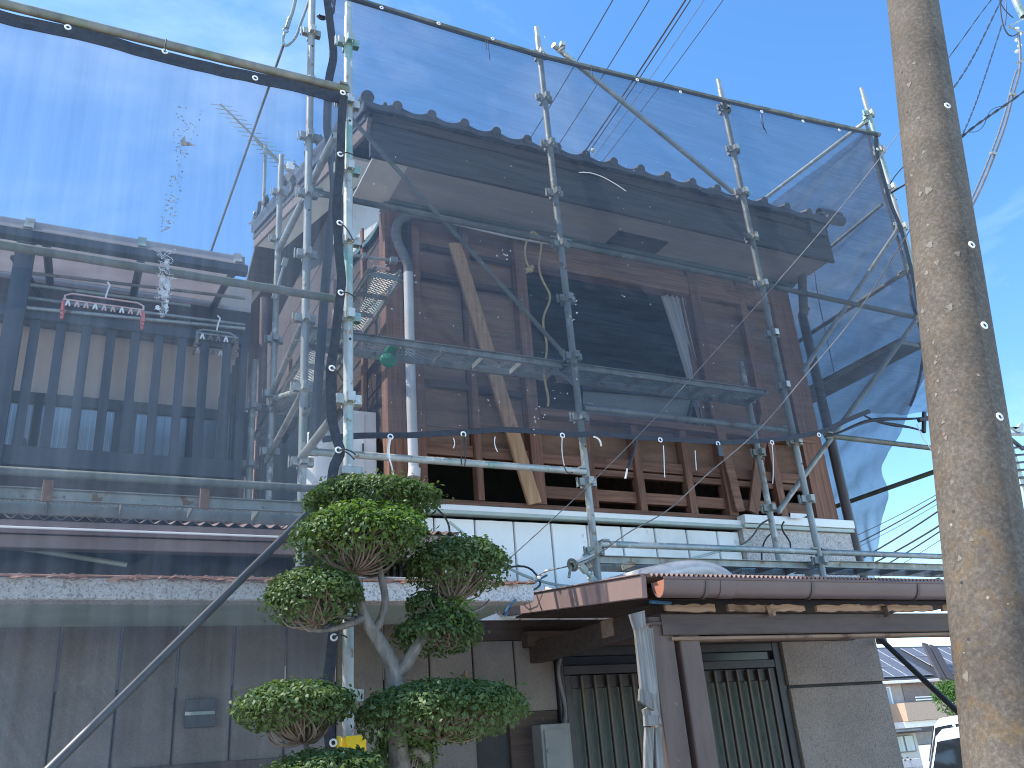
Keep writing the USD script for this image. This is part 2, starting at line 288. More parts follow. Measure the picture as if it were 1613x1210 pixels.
M['pipe_dark'] = mat('dark_drain_pipe', (.10, .10, .105), (.15, .15, .155), rough=.45)
M['pipe_brown'] = mat('dark_brown_downpipe', (.05, .04, .038), (.08, .065, .06), rough=.4)
M['vinyl'] = mat('clear_vinyl_sheet', (.42, .38, .35), (.60, .57, .54), rough=.25, scale=(9, 9, 9), bump=.5, bscale=(14, 14, 14))
M['curtain'] = mat('white_lace_curtain', (.74, .75, .78), (.84, .85, .87), rough=.9, scale=(10, 10, 2), trans=.3)
M['cream'] = mat('beige_render', (.34, .29, .26), (.41, .355, .32), rough=.85, scale=(2, 2, 2), spots=[((.26, .22, .2), 1, .6, .2)])
M['bronze'] = mat('dark_bronze_aluminium', (.03, .031, .036), (.045, .046, .052), rough=.38, metal=.4)
M['poly'] = mat('smoky_canopy_sheet', (.48, .46, .48), (.58, .56, .58), rough=.3, scale=(3, 3, 3), trans=.6)
M['pink'] = mat('pink_plastic', (.62, .10, .10), (.75, .2, .17), rough=.4)
M['pink_pale'] = mat('faded_pink_plastic', (.55, .36, .33), (.66, .46, .42), rough=.5)
M['white_pl'] = mat('white_plastic', (.66, .66, .65), (.76, .76, .75), rough=.4, scale=(3, 3, 3), spots=[((.5, .5, .47), 2, .6, .2)])
M['grey_box'] = mat('grey_painted_steel', (.13, .138, .135), (.175, .185, .18), rough=.5, scale=(4, 4, 4))
M['green_pl'] = mat('green_plastic_net', (.03, .36, .22), (.05, .46, .29), rough=.5, trans=.3)
M['yellow'] = mat('yellow_vinyl', (.72, .50, .02), (.82, .60, .04), rough=.4, scale=(8, 8, 8), bump=.3, bscale=(20, 20, 20))
M['blue_vinyl'] = mat('blue_tape', (.015, .07, .13), (.025, .10, .18), rough=.4)
M['wire'] = mat('black_cable', (.018, .018, .02), (.03, .03, .032), rough=.5)
M['wire_pale'] = mat('weathered_cable', (.09, .09, .09), (.17, .17, .165), rough=.5, scale=(20, 20, 20))
M['ceram'] = mat('white_porcelain', (.78, .78, .76), (.84, .84, .82), rough=.2)
M['bark'] = mat('grey_bark', (.085, .075, .064), (.18, .165, .145), rough=.9, scale=(30, 30, 14), bump=.8, bscale=(60, 60, 26), spots=[((.30, .31, .29), 8, .64, .08)])
M['twig'] = mat('brown_twig', (.13, .095, .07), (.2, .155, .12), rough=.9)
def leaf_mat(name, c1, c2, c3):
    N = {'geo': ('geometry', {}), 'r': ('rgb_ramp', {'ramp': [(0.0, c1), (.6, c2), (.955, c3), (.975, (.36, .31, .07)), (1.0, (.22, .13, .06))]}), 'p': ('principled_bsdf', {'roughness': .5, 'specular_ior_level': .28}), 't': ('translucent_bsdf', {}),
         'tc': ('mix', {'mix_type': 'multiply', 'fac': 1.0, 'color2': (1.5, 1.5, .6)}), 'm': ('mix_closure', {'fac': .3})}
    return usdkit.material(stage, '/World/Looks/' + name, N, [('geo.random_per_island', 'r.fac'), ('r.color', 'p.base_color'), ('r.color', 'tc.color1'), ('tc.color', 't.color'), ('p.BSDF', 'm.closure1'), ('t.BSDF', 'm.closure2')], surface='m.closure')
M['leaf'] = leaf_mat('holly_leaf', (.085, .135, .05), (.15, .22, .078), (.235, .31, .115))
M['leaf_y'] = leaf_mat('young_holly_leaf', (.10, .18, .03), (.21, .28, .035), (.40, .42, .06))
M['leaf_far'] = leaf_mat('garden_tree_leaf', (.05, .12, .02), (.09, .18, .03), (.14, .24, .05))
M['glass_dark'] = glass_mat('dark_window_glass', (.35, .4, .4))
M['glass_balc'] = glass_mat('reflecting_balcony_glass', (.8, .85, .86), .22, 2.3)
M['glass_clear'] = glass_mat('window_glass', (.85, .9, .9))
M['pebbled_glass'] = mat('green_pebbled_glass', (.022, .036, .031), (.045, .064, .055), rough=.3, scale=(30, 30, 9), bump=.5, bscale=(70, 70, 30), spec=.6)
M['ground'] = mat('pale_gravel', (.36, .33, .29), (.46, .43, .385), rough=.95, scale=(3, 3, 3), bump=.5, bscale=(40, 40, 40), speck=(60, [(0, (.7, .7, .7)), (.4, (1, 1, 1)), (.8, (1.1, 1.08, 1.05))]))
M['asphalt'] = mat('worn_asphalt', (.05, .05, .052), (.075, .074, .074), rough=.9, scale=(4, 4, 4), bump=.4, bscale=(120, 120, 120))

# concrete of the pole: mottled grey, pale lichen discs, ochre algae on its weather side
def pole_mat():
    N = {'geo': ('geometry', {}), 'n1': ('noise_texture', {'scale': 55.0, 'detail': 8.0, 'roughness': .78}), 'r1': ('rgb_ramp', {'ramp': [(.30, (.066, .055, .044)), (.5, (.110, .096, .081)), (.70, (.19, .172, .148))]}),
         'n2': ('noise_texture', {'scale': 3.0, 'detail': 5.0, 'roughness': .6}), 'r2': ('rgb_ramp', {'ramp': [(.3, (.62, .62, .62)), (.7, (1.1, 1.08, 1.05))]}), 'mul': ('mix', {'mix_type': 'multiply', 'fac': 1.0}),
         'sx': ('separate_xyz', {}), 'og': ('noise_texture', {'scale': 9.0, 'detail': 6.0, 'roughness': .7}), 'om': ('map_range', {'from_min': .50, 'from_max': .70, 'clamp': True}),
         'hz': ('map_range', {'from_min': 1.3, 'from_max': 3.4, 'to_min': 1.0, 'to_max': .25, 'clamp': True}), 'mm': ('math', {'math_type': 'multiply'}), 'nx': ('separate_xyz', {}), 'nm': ('map_range', {'from_min': .2, 'from_max': -.75, 'to_min': 0.0, 'to_max': .5, 'clamp': True}), 'mm2': ('math', {'math_type': 'multiply'}),
         'o': ('mix', {'color2': (.22, .125, .032)}),
         'vo': ('voronoi_texture', {'scale': 17.0, 'randomness': 1.0}), 'vd': ('noise_texture', {'scale': 60.0, 'detail': 3.0}), 'va': ('math', {'math_type': 'multiply_add', 'value2': .42}), 'vs': ('separate_color', {}), 'vk': ('math', {'math_type': 'multiply', 'value2': .33}), 'lt': ('math', {'math_type': 'less_than'}), 'l': ('mix', {'color2': (.34, .31, .265)}), 'lf': ('math', {'math_type': 'multiply', 'value2': .7}),
         'b': ('bump', {'strength': .45, 'distance': .006}), 'p': ('principled_bsdf', {'roughness': .92, 'specular_ior_level': .25})}
    L = [('geo.position', 'n1.vector'), ('n1.fac', 'r1.fac'), ('geo.position', 'n2.vector'), ('n2.fac', 'r2.fac'), ('r1.color', 'mul.color1'), ('r2.color', 'mul.color2'),
         ('geo.position', 'sx.vector'), ('geo.position', 'og.vector'), ('og.fac', 'om.value'), ('sx.z', 'hz.value'), ('om.result', 'mm.value1'), ('hz.result', 'mm.value2'), ('geo.true_normal', 'nx.vector'), ('nx.x', 'nm.value'), ('mm.value', 'mm2.value1'), ('nm.result', 'mm2.value2'), ('mm2.value', 'o.fac'), ('mul.color', 'o.color1'),
         ('geo.position', 'vo.vector'), ('geo.position', 'vd.vector'), ('vd.fac', 'va.value1'), ('vo.distance', 'va.value3'), ('vo.color', 'vs.color'), ('vs.r', 'vk.value1'), ('va.value', 'lt.value1'), ('vk.value', 'lt.value2'), ('lt.value', 'lf.value1'), ('lf.value', 'l.fac'), ('o.color', 'l.color1'),
         ('l.color', 'p.base_color'), ('n1.fac', 'b.height'), ('b.normal', 'p.normal')]
    return usdkit.material(stage, '/World/Looks/lichened_concrete', N, L, surface='p.BSDF')
M['pole'] = pole_mat()

# ------------------------------------------------------------------ the ground
g = put(None, 'ground', box(-400, 400, -400, 600, -.3, 0, 0), M['ground']); tag(g.prim, kind='structure')

# ================================================================== THE HOUSE: two storeys, stripped to its frame above
YH = 5.45                               # front plane
HX0, HX1 = 1.92, 6.02                   # left and right corners
F = lambda px, py, dy=0.0: P(px, py, YH + dy)
Xf = lambda px, py, Y=YH: P(px, py, Y)[0]
Zf = lambda px, py, Y=YH: P(px, py, Y)[2]
house = thing('two_storey_house', 'old two storey house with its upper walls stripped to brown timber framing behind the scaffolding', 'house', (4.0, YH, 0))
Z_SILL, Z_FL = Zf(700, 797), Zf(700, 786)            # flashing top, sill timber top
Z_EAVE = Zf(640, 322)                                # underside of the soffit at the wall
Z_TOP = Z_EAVE + .05
yb = YH + .10
# interior: floor, back wall, ceiling so that openings look into a real dim room
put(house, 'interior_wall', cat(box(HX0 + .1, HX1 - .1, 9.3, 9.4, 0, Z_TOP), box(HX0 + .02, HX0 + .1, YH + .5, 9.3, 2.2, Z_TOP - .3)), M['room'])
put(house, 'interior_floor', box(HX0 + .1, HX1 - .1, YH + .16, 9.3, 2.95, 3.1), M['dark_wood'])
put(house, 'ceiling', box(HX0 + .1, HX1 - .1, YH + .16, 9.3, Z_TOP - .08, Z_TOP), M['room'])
put(house, 'side_wall', cat(box(HX1 - .12, HX1 - .02, YH + .12, 13.0, 0, Z_TOP), box(HX0, HX1 - .02, 12.9, 13.0, 0, Z_TOP)), M['ply'])
# left side wall: exposed boards with studs
ws = []
for k in range(10):
    z0 = 2.6 + k * .42
    put(house, 'side_board', box(HX0, HX0 + .03, YH + .125, 12.9, z0 + .006, z0 + .414), M['dark_wood'])
for y in np.arange(6.1, 12.8, .91):
    put(house, 'side_stud', box(HX0 - .035, HX0 - .002, y, y + .06, 2.6, Z_TOP + .1), M['wood_v'])
put(house, 'side_wall_base', box(HX0, HX0 + .1, YH + .12, 12.9, 0, 2.594), M['cream'])

def stud(name, pxa, pxb, py, ztop, zbot, dy=0.0, depth=.1, m='wood_v'):
    return put(house, name, box(Xf(pxa, py), Xf(pxb, py), YH + dy, YH + dy + depth, zbot, ztop), M[m])
def rail(name, x0, x1, z0, z1, dy=0.0, depth=.09, m='wood_h'):
    return put(house, name, box(x0, x1, YH + dy, YH + dy + depth, z0, z1), M[m])
# the frame
rail('sill_beam', HX0 + .0, HX1 - .02, Z_SILL + .004, Z_FL, -.004, .12)
zt = Z_EAVE - .03
stud('corner_post', 612, 642, 740, zt, Z_FL + .002, -.01, .13)
stud('corner_post', 1277, 1309, 770, zt, Z_FL + .002, -.012, .13)
stud('stud', 661, 675, 765, zt, Z_FL + .002)
stud('stud', 752, 762, 770, zt, Z_FL + .002, -.014, .085)
stud('post', 842, 860, 775, zt, Z_FL + .002, -.006, .12)
for a, b, y in ((930, 941, 765), (1007, 1018, 775), (1086, 1097, 780), (1228, 1239, 790)):
    stud('stud', a, b, y, Zf(a, 662 if a < 1200 else 420), Z_FL + .002, .003, .08)
stud('post', 1146, 1160, 785, zt, Z_FL + .002, -.003, .1)
xw1 = Xf(860, 775); xw2 = Xf(1118, 640)
stud('window_post', 1118, 1134, 640, zt, Zf(1118, 668), -.004, .1)
# rails: lintel, window sill, board and nailers under it
zs = Zf(930, 652); rail('window_sill', xw1 + .002, Xf(1285, 700), zs - .055, zs, -.02, .13)
zl = Zf(900, 428); rail('lintel', xw1 + .002, Xf(1285, 700) - .002, zl, zl + .20, .006, .11)
zA = Zf(700, 697); xl, xr = Xf(675, 765), Xf(1277, 770)
zB = Zf(720, 716)
xs = sorted([xl, Xf(752, 770), Xf(762, 770), Xf(842, 775), Xf(860, 775), Xf(930, 765), Xf(941, 765), Xf(1007, 775), Xf(1018, 775), Xf(1086, 780), Xf(1097, 780), Xf(1146, 785), Xf(1160, 785), Xf(1228, 790), Xf(1239, 790), xr])
for a, b in zip(xs[0::2], xs[1::2]):
    rail('nailer_board', a + .003, b - .003, zB, zB + .088, .03, .04)
    rail('nailer', a + .003, b - .003, zB - .062, zB - .012, .035, .045, 'wood_pale' if rng.random() < .0 else 'wood_h')
    if a > xw1 - .1:
        rail('lower_rail', a + .003, b - .003, Zf(980, 789), Zf(980, 771), .04, .05)
# plywood backing between studs
zP = zB + .092
for a, b in zip(xs[0::2], xs[1::2]):
    if b <= xw1 + .02:
        put(house, 'plywood_sheet', box(a + .002, b - .002, YH + .082, YH + .094, zP, zs - .2), M['ply'])
        put(house, 'plywood_sheet', box(a + .002, b - .002, YH + .085, YH + .097, zs - .196, zt), M['ply'])
    else:
        put(house, 'plywood_sheet', box(a + .002, b - .002, YH + .078, YH + .09, zP, zs - .06), M['ply'])
for i, (pa, pb) in enumerate(((1134, 1146), (1160, 1228), (1239, 1277))):
    put(house, 'wall_board', box(Xf(pa, 780) + .002, Xf(pb, 780) - .002, YH + .07, YH + .085, zs + .002, zl + .001), M['ply'])
put(house, 'wall_board', box(xw1 + .002, Xf(1285, 700), YH + .04, YH + .06, zl + .203, zt), M['ply'])
# noggings across the left bays, diagonal braces
for py, t in ((446, .05), (545, .045), (612, .05), (400, .04)):
    z = Zf(740, py)
    put(house, 'nogging', cat(box(xl + .003, Xf(752, 770) - .003, YH + .03, YH + .08, z, z + t), box(Xf(762, 770) + .003, Xf(842, 775) - .003, YH + .03, YH + .08, z - .01, z + t - .01)), M['dark_wood'] if py != 545 else M['wood_h'])
put(house, 'diagonal_brace', beam(F(716, 384, -.03), F(842, 794, -.03), .012 + .10, .03, (0, -1, 0)), M['wood_pale'])
put(house, 'diagonal_brace', beam(F(1128, 655, -.025), F(1166, 806, -.025), .09, .028, (0, -1, 0)), M['wood_h'])
put(house, 'diagonal_brace', beam(F(1204, 655, -.025), F(1186, 808, -.03), .10, .028, (0, -1, 0)), M['wood_v'])
put(house, 'top_plate', box(HX0, HX1 - .02, YH - .004, YH + .12, zt + .002, Z_TOP + .05), M['dark_wood'])
# window: dim room, curtain, old sash left leaning in the opening
cu = lambda u, w: np.stack([Xf(1048, 470) + (Xf(1088, 470) - Xf(1048, 470)) * 0 + (1 - w) * 0 + u * (.30 - .12 * np.sin(w * 2.6)) + .045 + w * .10 + .10 * np.sin(w * 1.7), YH + .095 + .022 * np.sin(u * 34 + w * 2) + .01 * np.sin(u * 71), zl - .0 - w * (zl - zs + .02)], 1)
ct = put(house, 'curtain', grid(cu, 70, 24), M['curtain'], smooth=True)
put(ct, 'tie_band', beam(A(Xf(1048, 470) + .15, YH + .068, zs + .42), A(Xf(1048, 470) + .36, YH + .068, zs + .44), .02, .035), M['curtain'])
sa = put(house, 'window_sash', cat(beam(F(915, 612, .05), F(1095, 627, .05), .03, .035), beam(F(915, 656, .05), F(1088, 668, .05), .03, .035), beam(F(1093, 624, .05), F(1082, 668, .05), .035, .03)), M['bronze'])
put(sa, 'pane', poly_plate([F(918, 612, .06), F(1092, 627, .06), F(1084, 666, .06), F(918, 655, .06)], (0, 1, 0), .004), M['grey_box'])
put(house, 'window_label', poly_plate([F(1046, 616, -.03), F(1068, 617, -.03), F(1072, 625, -.03), F(1042, 624, -.03)], (0, 1, 0), .002), M['white_pl'])

# flashing band and siding below
x2 = Xf(1162, 830)
put(house, 'flashing', box(HX0, x2, YH - .05, YH + .02, Zf(700, 806), Z_SILL), M['flash'])
put(house, 'flashing_trim', box(HX0, x2, YH - .06, YH + .02, Zf(700, 812), Zf(700, 806) - .002), M['flash_g'])
put(house, 'flashing', box(x2 + .004, HX1 + .02, YH - .10, YH + .02, Zf(1200, 830), Zf(1200, 817)), M['flash'])
put(house, 'flashing_trim', box(x2 + .004, HX1 + .02, YH - .085, YH + .02, Zf(1200, 836), Zf(1200, 830) - .002), M['flash_g'])
zp1 = Zf(700, 815); zp0 = P(800, 952, YH - .03)[2] - .10
put(house, 'dark_wall_board', box(HX0 + .1, HX1 - .1, YH + .004, YH + .029, Zf(900, 1020) + .054, zp0 - .004), M['dark_wood'])
xa = HX0; i = 0
put(house, 'siding_backing', box(HX0, x2, YH + .03, YH + .10, zp0, zp1), M['dark_gap'])
xpanel = Xf(748, 830) - .303 * 2
while xpanel < x2 - .02:
    put(house, 'siding_panel', box(max(xpanel, HX0) + .005, min(xpanel + .303, x2) - .005, YH, YH + .028, zp0, zp1 - .008, .006), M['white_panel']); xpanel += .303
put(house, 'pebble_wall', box(x2 + .002, HX1, YH - .05, YH + .1, 2.35, Zf(1200, 836) - .002), M['pebble'])
# eaves: soffit, fascia, tiles
YE = 4.93; EX0, EX1 = 1.56, Xf(1302, 352, YE)
ze = P(600, 236, YE)[2]; SL = .385
put(house, 'soffit', box(HX0 - .02, HX1 + .02, YE + .03, YH - .006, Z_EAVE - .012, Z_EAVE), M['soffit'])
put(house, 'soffit_end', cat(box(EX0 + .06, HX0 - .024, YE + .03, YH + .1, Z_EAVE - .012, Z_EAVE)), M['soffit_w'])
put(house, 'soffit_end', cat(box(HX1 + .024, EX1 - .05, YE + .03, YH + .1, Z_EAVE - .012, Z_EAVE)), M['soffit'])
put(house, 'soffit_trim', box(HX0 - .02, HX1 + .02, YH - .05, YH - .01, Z_EAVE - .045, Z_EAVE - .015), M['teal'])
put(house, 'soffit_vent', box(Xf(968, 372, YH - .2), Xf(1046, 385, YH - .2), YH - .27, YH - .06, Z_EAVE - .022, Z_EAVE - .0125), M['dark_gap'])
zf1 = P(700, 215, YE)[2]
put(house, 'fascia', box(EX0 + .03, EX1 - .02, YE, YE + .03, Z_EAVE - .03, zf1 + .03), M['fascia_dark'])
YR = 9.5; zr = zf1 + .05 + SL * (YR - YE)
roofz = lambda y: zf1 + .05 + SL * (y - YE)
deck = put(house, 'roof', cat(*[ (lambda v: (v, np.array([[0,1,2],[0,2,3],[4,6,5],[4,7,6],[0,4,5],[0,5,1],[1,5,6],[1,6,2],[2,6,7],[2,7,3],[3,7,4],[3,4,0]])))(np.array([[EX0 + .04, ya, za], [EX1 - .04, ya, za], [EX1 - .04, ybk, zb], [EX0 + .04, ybk, zb], [EX0 + .04, ya, za - .08], [EX1 - .04, ya, za - .08], [EX1 - .04, ybk, zb - .08], [EX0 + .04, ybk, zb - .08]])) for ya, za, ybk, zb in ((YE - .02, roofz(YE - .02), YR, zr), (YR + .001, zr, 14.0, zr - SL * (14.0 - YR)))]), M['dark_wood'])
# barge boards on the left verge (two steps, red brown) and white ribbed gable cladding below
for dz, dx, th, m in ((-.02, 0.0, .10, 'fascia_dark'), (-.125, .012, .12, 'fascia_wood')):
    put(house, 'barge_board', beam(A(EX0 + dx, YE - .03, roofz(YE) + dz - .02), A(EX0 + dx, YR, roofz(YR) + dz - .02), .03, th), M[m])
put(house, 'verge_soffit', beam(A((EX0 + HX0) / 2, YH + .12, roofz(YH + .12) - .17), A((EX0 + HX0) / 2, YR, roofz(YR) - .17), HX0 - EX0 - .05, .02), M['soffit_w'])
gv = []
def rib_fn(u, w):
    y = YH + .13 + u * (.95); base = Z_EAVE - .05 + np.maximum(0, (y - YH - .3)) * .22
    top = np.minimum(roofz(y) - .19, base + .55 + (y - YH) * .1)
    return np.stack([HX0 - .012 + .008 * np.sign(np.sin(y / .030 * 2 * np.pi)), y, base + w * (top - base)], 1)
put(house, 'ribbed_cladding', thicken(grid(rib_fn, 240, 2), .003), M['rib'])
put(house, 'cladding_trim', beam(A(HX0 - .02, YH + .12, Z_EAVE - .075), A(HX0 - .02, YH + .43, Z_EAVE - .075), .03, .04), M['teal'])
put(house, 'cladding_trim', beam(A(HX0 - .02, YH + .43, Z_EAVE - .075), A(HX0 - .02, YH + 1.1, Z_EAVE - .075 + .67 * .22), .03, .04), M['teal'])
# roof tiles (wavy pan tile with round roll; eave tiles with drip face)
def tile_mesh(x, k, eave=False, w=.272, L=.30):
    n = 9; t = np.linspace(0, 1, n); prof_x = t * w
    hump = np.where(t > .72, np.sin((t - .72) / .28 * np.pi) * .030, 0) - np.where(t < .72, np.sin(t / .72 * np.pi) * .026, 0)
    s0 = YE - .06 + k * .235; v = []
    for y, dz in ((s0, .045), (s0 + L, .03)):
        z = roofz(y) + dz + .022 + hump
        v.append(np.stack([x + prof_x, np.full(n, y), z], 1))
    top = np.vstack(v); i = np.arange(n - 1)
    m = thicken((top, tri(np.stack([i, i + 1, i + 1 + n, i + n], 1))), .018)
    if eave:
        zz = roofz(s0) + .045 + .022
        fr = np.vstack([np.stack([x + prof_x, np.full(n, s0 - .008), zz + hump + .008], 1), np.stack([x + prof_x, np.full(n, s0 - .008), np.full(n, zz - .05) + np.minimum(hump, 0) * .6], 1)])
        m = cat(m, thicken((fr, tri(np.stack([i, i + n, i + 1 + n, i + 1], 1))), .016), tube(A(x + w * .86, s0 - .03, zz + .004), A(x + w * .86, s0 + .14, zz + .004 + .14 * SL), .038, 14))
    return m
ncol = int(round((EX1 - EX0 - .02) / .268)); tw = (EX1 - EX0 + .02) / ncol
for k in range(3):
    for c in range(ncol): put(deck, 'tile', tile_mesh(EX0 - .02 + c * tw, k, k == 0, tw + .004), M['tile'], smooth=35)
put(deck, 'upper_tiles', cat([tile_mesh(EX0 - .02 + c * tw, k, False, tw + .004) for k in range(3, 20) for c in range(ncol)]), M['tile'], smooth=35, kind='stuff')
for k in range(19):
    s0 = YE - .08 + k * .238
    if k == 0 or rng.random() < .85:
        put(deck, 'verge_tile', cat(beam(A(EX0 - .03, s0, roofz(s0) + .05), A(EX0 - .03, s0 + .25, roofz(s0 + .25) + .04), .02, .13), tube(A(EX0 - .01, s0, roofz(s0) + .10), A(EX0 - .01, s0 + .26, roofz(s0 + .26) + .085), .05, 12)), M['tile'], smooth=35)
rs = np.random.default_rng(5); sh_ = []
for k in range(70):
    y = 6.2 + 3.4 * rs.random(); c = A(EX0 - .05 + .22 * rs.random(), y, roofz(y) + .09 + .10 * rs.random()); a, b = unit(rs.normal(size=3)), unit(rs.normal(size=3)); w = .05 + .09 * rs.random()
    sh_.append(poly_plate([c + a * w, c + b * w * .9, c - a * w * .8 + b * w * .2, c - b * w], np.cross(a, b), .016))
put(deck, 'broken_tiles', cat(sh_), M['tile'], kind='stuff')
put(deck, 'ridge', cat([tube(A(EX0 - .03 + c * .3, YR, zr + .14), A(EX0 + .27 + c * .3, YR, zr + .14), .09 + .006 * (c % 2), 14) for c in range(17)] + [box(EX0, EX1, YR - .1, YR + .1, zr + .02, zr + .1)]), M['tile'], smooth=35)
# ragged end of the right verge: two broken round tiles poking out
put(deck, 'verge_tile', tube(P(1292, 342, YE - .02), P(1326, 349, YE + .02), .05, 14, True), M['tile'], smooth=35)
put(deck, 'verge_tile', tube(P(1290, 334, YE + .1), P(1322, 341, YE + .12), .045, 14, True), M['tile'], smooth=35)
put(house, 'ornament_tile', cat(box(Xf(1268, 350, YE), Xf(1290, 350, YE), YE - .05, YE - .004, P(1280, 372, YE)[2], P(1280, 350, YE)[2]), box(Xf(1266, 350, YE), Xf(1292, 350, YE), YE - .06, YE - .004, P(1280, 352, YE)[2], P(1280, 343, YE)[2])), M['tile'])
put(house, 'roof_bolt', ball(P(934, 237, YE + .1), .02, 2), M['ceram'], smooth=True)
# downpipes: pale grey with a bend at the left corner, dark brown at the right corner
yq = YH - .09
dp = put(house, 'downpipe', cat(rope([P(652, 752, yq), P(647, 600, yq), P(643, 430, yq)], .036, 14), rope([P(652, 752, yq), P(653, 738, yq)], .043, 14)), M['downpipe'], smooth=40)
put(house, 'drain_pipe', rope([P(643, 431, yq), P(636, 402, yq), P(626, 380, yq), P(624, 362, yq), P(630, 347, yq), P(645, 340, yq), P(680, 343, yq), P(760, 358, yq), P(870, 380, yq)], .036, 14, 40), M['pipe_dark'], smooth=40)
put(house, 'conduit', rope([P(714, 352, yq - .03), P(780, 368, yq - .03), P(840, 380, yq - .03), P(880, 385, yq - .03), P(920, 388, yq - .03)], .009, 8, 24), M['downpipe'], smooth=40)
put(house, 'conduit', rope([P(706, 347, yq - .03), P(735, 352, yq - .03), P(757, 357, yq - .03)], .007, 8), M['downpipe'], smooth=40)
xd = HX1 + .048
put(house, 'corner_downpipe', cat(rope([A(xd, YH - .03, 2.62), A(xd, YH - .03, Z_EAVE - .35), A(xd + .02, YH - .08, Z_EAVE - .28)], .045, 12), rope([A(xd, YH - .05, Z_EAVE - .36), P(1262, 405, YH - .25), P(1300, 352, YE + .02)], .043, 12)), M['pipe_brown'], smooth=40)
put(house, 'wall_tag', poly_plate([F(1245, 808, -.14), F(1276, 810, -.14), F(1262, 817, -.14), F(1245, 816, -.14)], (0, 1, 0), .002), M['white_pl'])

# ---- ground floor: panelled wall, lattice doors, pebble wall
ZPC = Zf(900, 1020)                                  # porch ceiling against the wall
put(house, 'wall_backing', box(-3.2, HX1 - .01, YH + .03, YH + .1, 0, 2.14), M['dark_gap'])
xp = Xf(746, 1060); xe = Xf(883, 1060)
while xp + .3 > HX0 - 5.2: xp -= .303
xdoor0, xdoor1 = Xf(885, 1060), Xf(1226, 1100)
while xp < xe - .02:
    put(house, 'wall_panel', box(xp + .005, min(xp + .303, xe) - .005, YH, YH + .028, Zf(820, 1121) if xp > Xf(800, 1100) - .3 else 0.02, 2.6 if xp < 2.3 else ZPC + .05, .006), M['g_panel']); xp += .303
put(house, 'wall_board', box(Xf(803, 1150), xdoor0 - .06, YH + .002, YH + .03, 0.02, Zf(820, 1121) - .004), M['dark_wood'])
zg = Zf(1300, 1080)
put(house, 'pebble_wall', box(xdoor1 + .08, HX1, YH - .06, YH + .05, 0.0, zg - .012), M['pebble_b'])
put(house, 'pebble_wall', box(xdoor1 + .08, HX1, YH - .06, YH + .05, zg + .012, ZPC + .06), M['pebble_b'])
put(house, 'wall_groove', box(xdoor1 + .08, HX1 - .004, YH - .04, YH + .05, zg - .011, zg + .011), M['dark_gap'])
zd = Zf(1000, 1060); 
fr = put(house, 'door_frame', cat(box(xdoor0 - .05, xdoor0, YH - .03, YH + .02, 0, ZPC), box(xdoor1, xdoor1 + .075, YH - .035, YH + .02, 0, ZPC), box(xdoor0, xdoor1, YH - .03, YH + .02, zd, zd + .06), box(xdoor0, xdoor1, YH - .03, YH + .02, ZPC - .06, ZPC)), M['bronze'])
put(fr, 'transom_pane', box(xdoor0, xdoor1, YH + .0, YH + .006, zd + .062, ZPC - .062), M['transom'])
xm = (xdoor0 + xdoor1) / 2
for a, b in ((xdoor0 + .004, xm), (xm + .004, xdoor1 - .004)):
    d = put(house, 'sliding_door', cat(box(a, a + .05, YH - .02, YH + .02, .05, zd - .003), box(b - .05, b, YH - .02, YH + .02, .05, zd - .003), box(a + .05, b - .05, YH - .02, YH + .02, zd - .09, zd - .004), box(a + .05, b - .05, YH - .02, YH + .02, .05, .25)), M['bronze'])
    put(d, 'pane', box(a + .05, b - .05, YH - .002, YH + .004, .25, zd - .09), M['pebbled_glass'])
    nb = 8
    for k in range(nb):
        x = a + .05 + (k + .7) * (b - a - .1) / nb
        put(d, 'lattice_bar', box(x - .009, x + .009, YH - .05, YH - .022, .06, zd - .01), M['bar'])
mb = thing('meter_box', 'grey steel meter box on a brown board left of the lattice doors', 'meter box', F(862, 1180, -.06))
put(mb, 'case', box(Xf(838, 1160), Xf(884, 1160), YH - .13, YH - .001, .95, Zf(850, 1143)), M['grey_box'])
put(mb, 'lid', box(Xf(838, 1160) + .02, Xf(884, 1160) - .02, YH - .14, YH - .132, .97, Zf(850, 1152)), M['grey_box'])
put(mb, 'lid_screw', tube(F(866, 1183, -.145), F(866, 1183, -.155), .012, 10), M['galv'])
single('wall_conduit', rope([F(882, 1038, -.04), F(883, 1080, -.04), F(890, 1112, -.04), F(888, 1140, -.06)], .012, 8, 16), M['pipe_dark'], 'thin dark conduit running down the panelled wall into the grey meter box', 'conduit', 40)

# ================================================================== ENTRANCE PORCH
YG = 3.75
porch = thing('entrance_porch', 'brown entrance porch with sagging lean-to roof, half round gutter and two old posts', 'porch', (4.2, YG, 0))
gx0, gx1 = Xf(1024, 930, YG), 5.75
zgt = Zf(1024, 917, YG)
zrb = P(800, 952, YH - .03)[2]                       # roof at the wall
sl = (zrb - zgt) / (YH - YG)
rz = lambda y: zgt + .02 + sl * (y - YG)
put(porch, 'roof_sheet', corrugated(A(gx0 - .03, YG - .05, rz(YG - .05) + .012), (1, 0, 0), (0, 1, sl), gx1 - gx0 + .05, (YH - YG), .0315, .009, .003), M['brown_sheet'], smooth=40)
put(porch, 'side_fascia', beam(A(gx0 - .04, YG - .01, rz(YG) - .045), A(gx0 - .04, YH - .03, rz(YH) - .045), .03, .115), M['fascia_br'])
put(porch, 'fascia_cap', beam(A(gx0 - .04, YG - .01, rz(YG) + .018), A(gx0 - .04, YH - .03, rz(YH) + .018), .05, .008), M['fascia_br'])
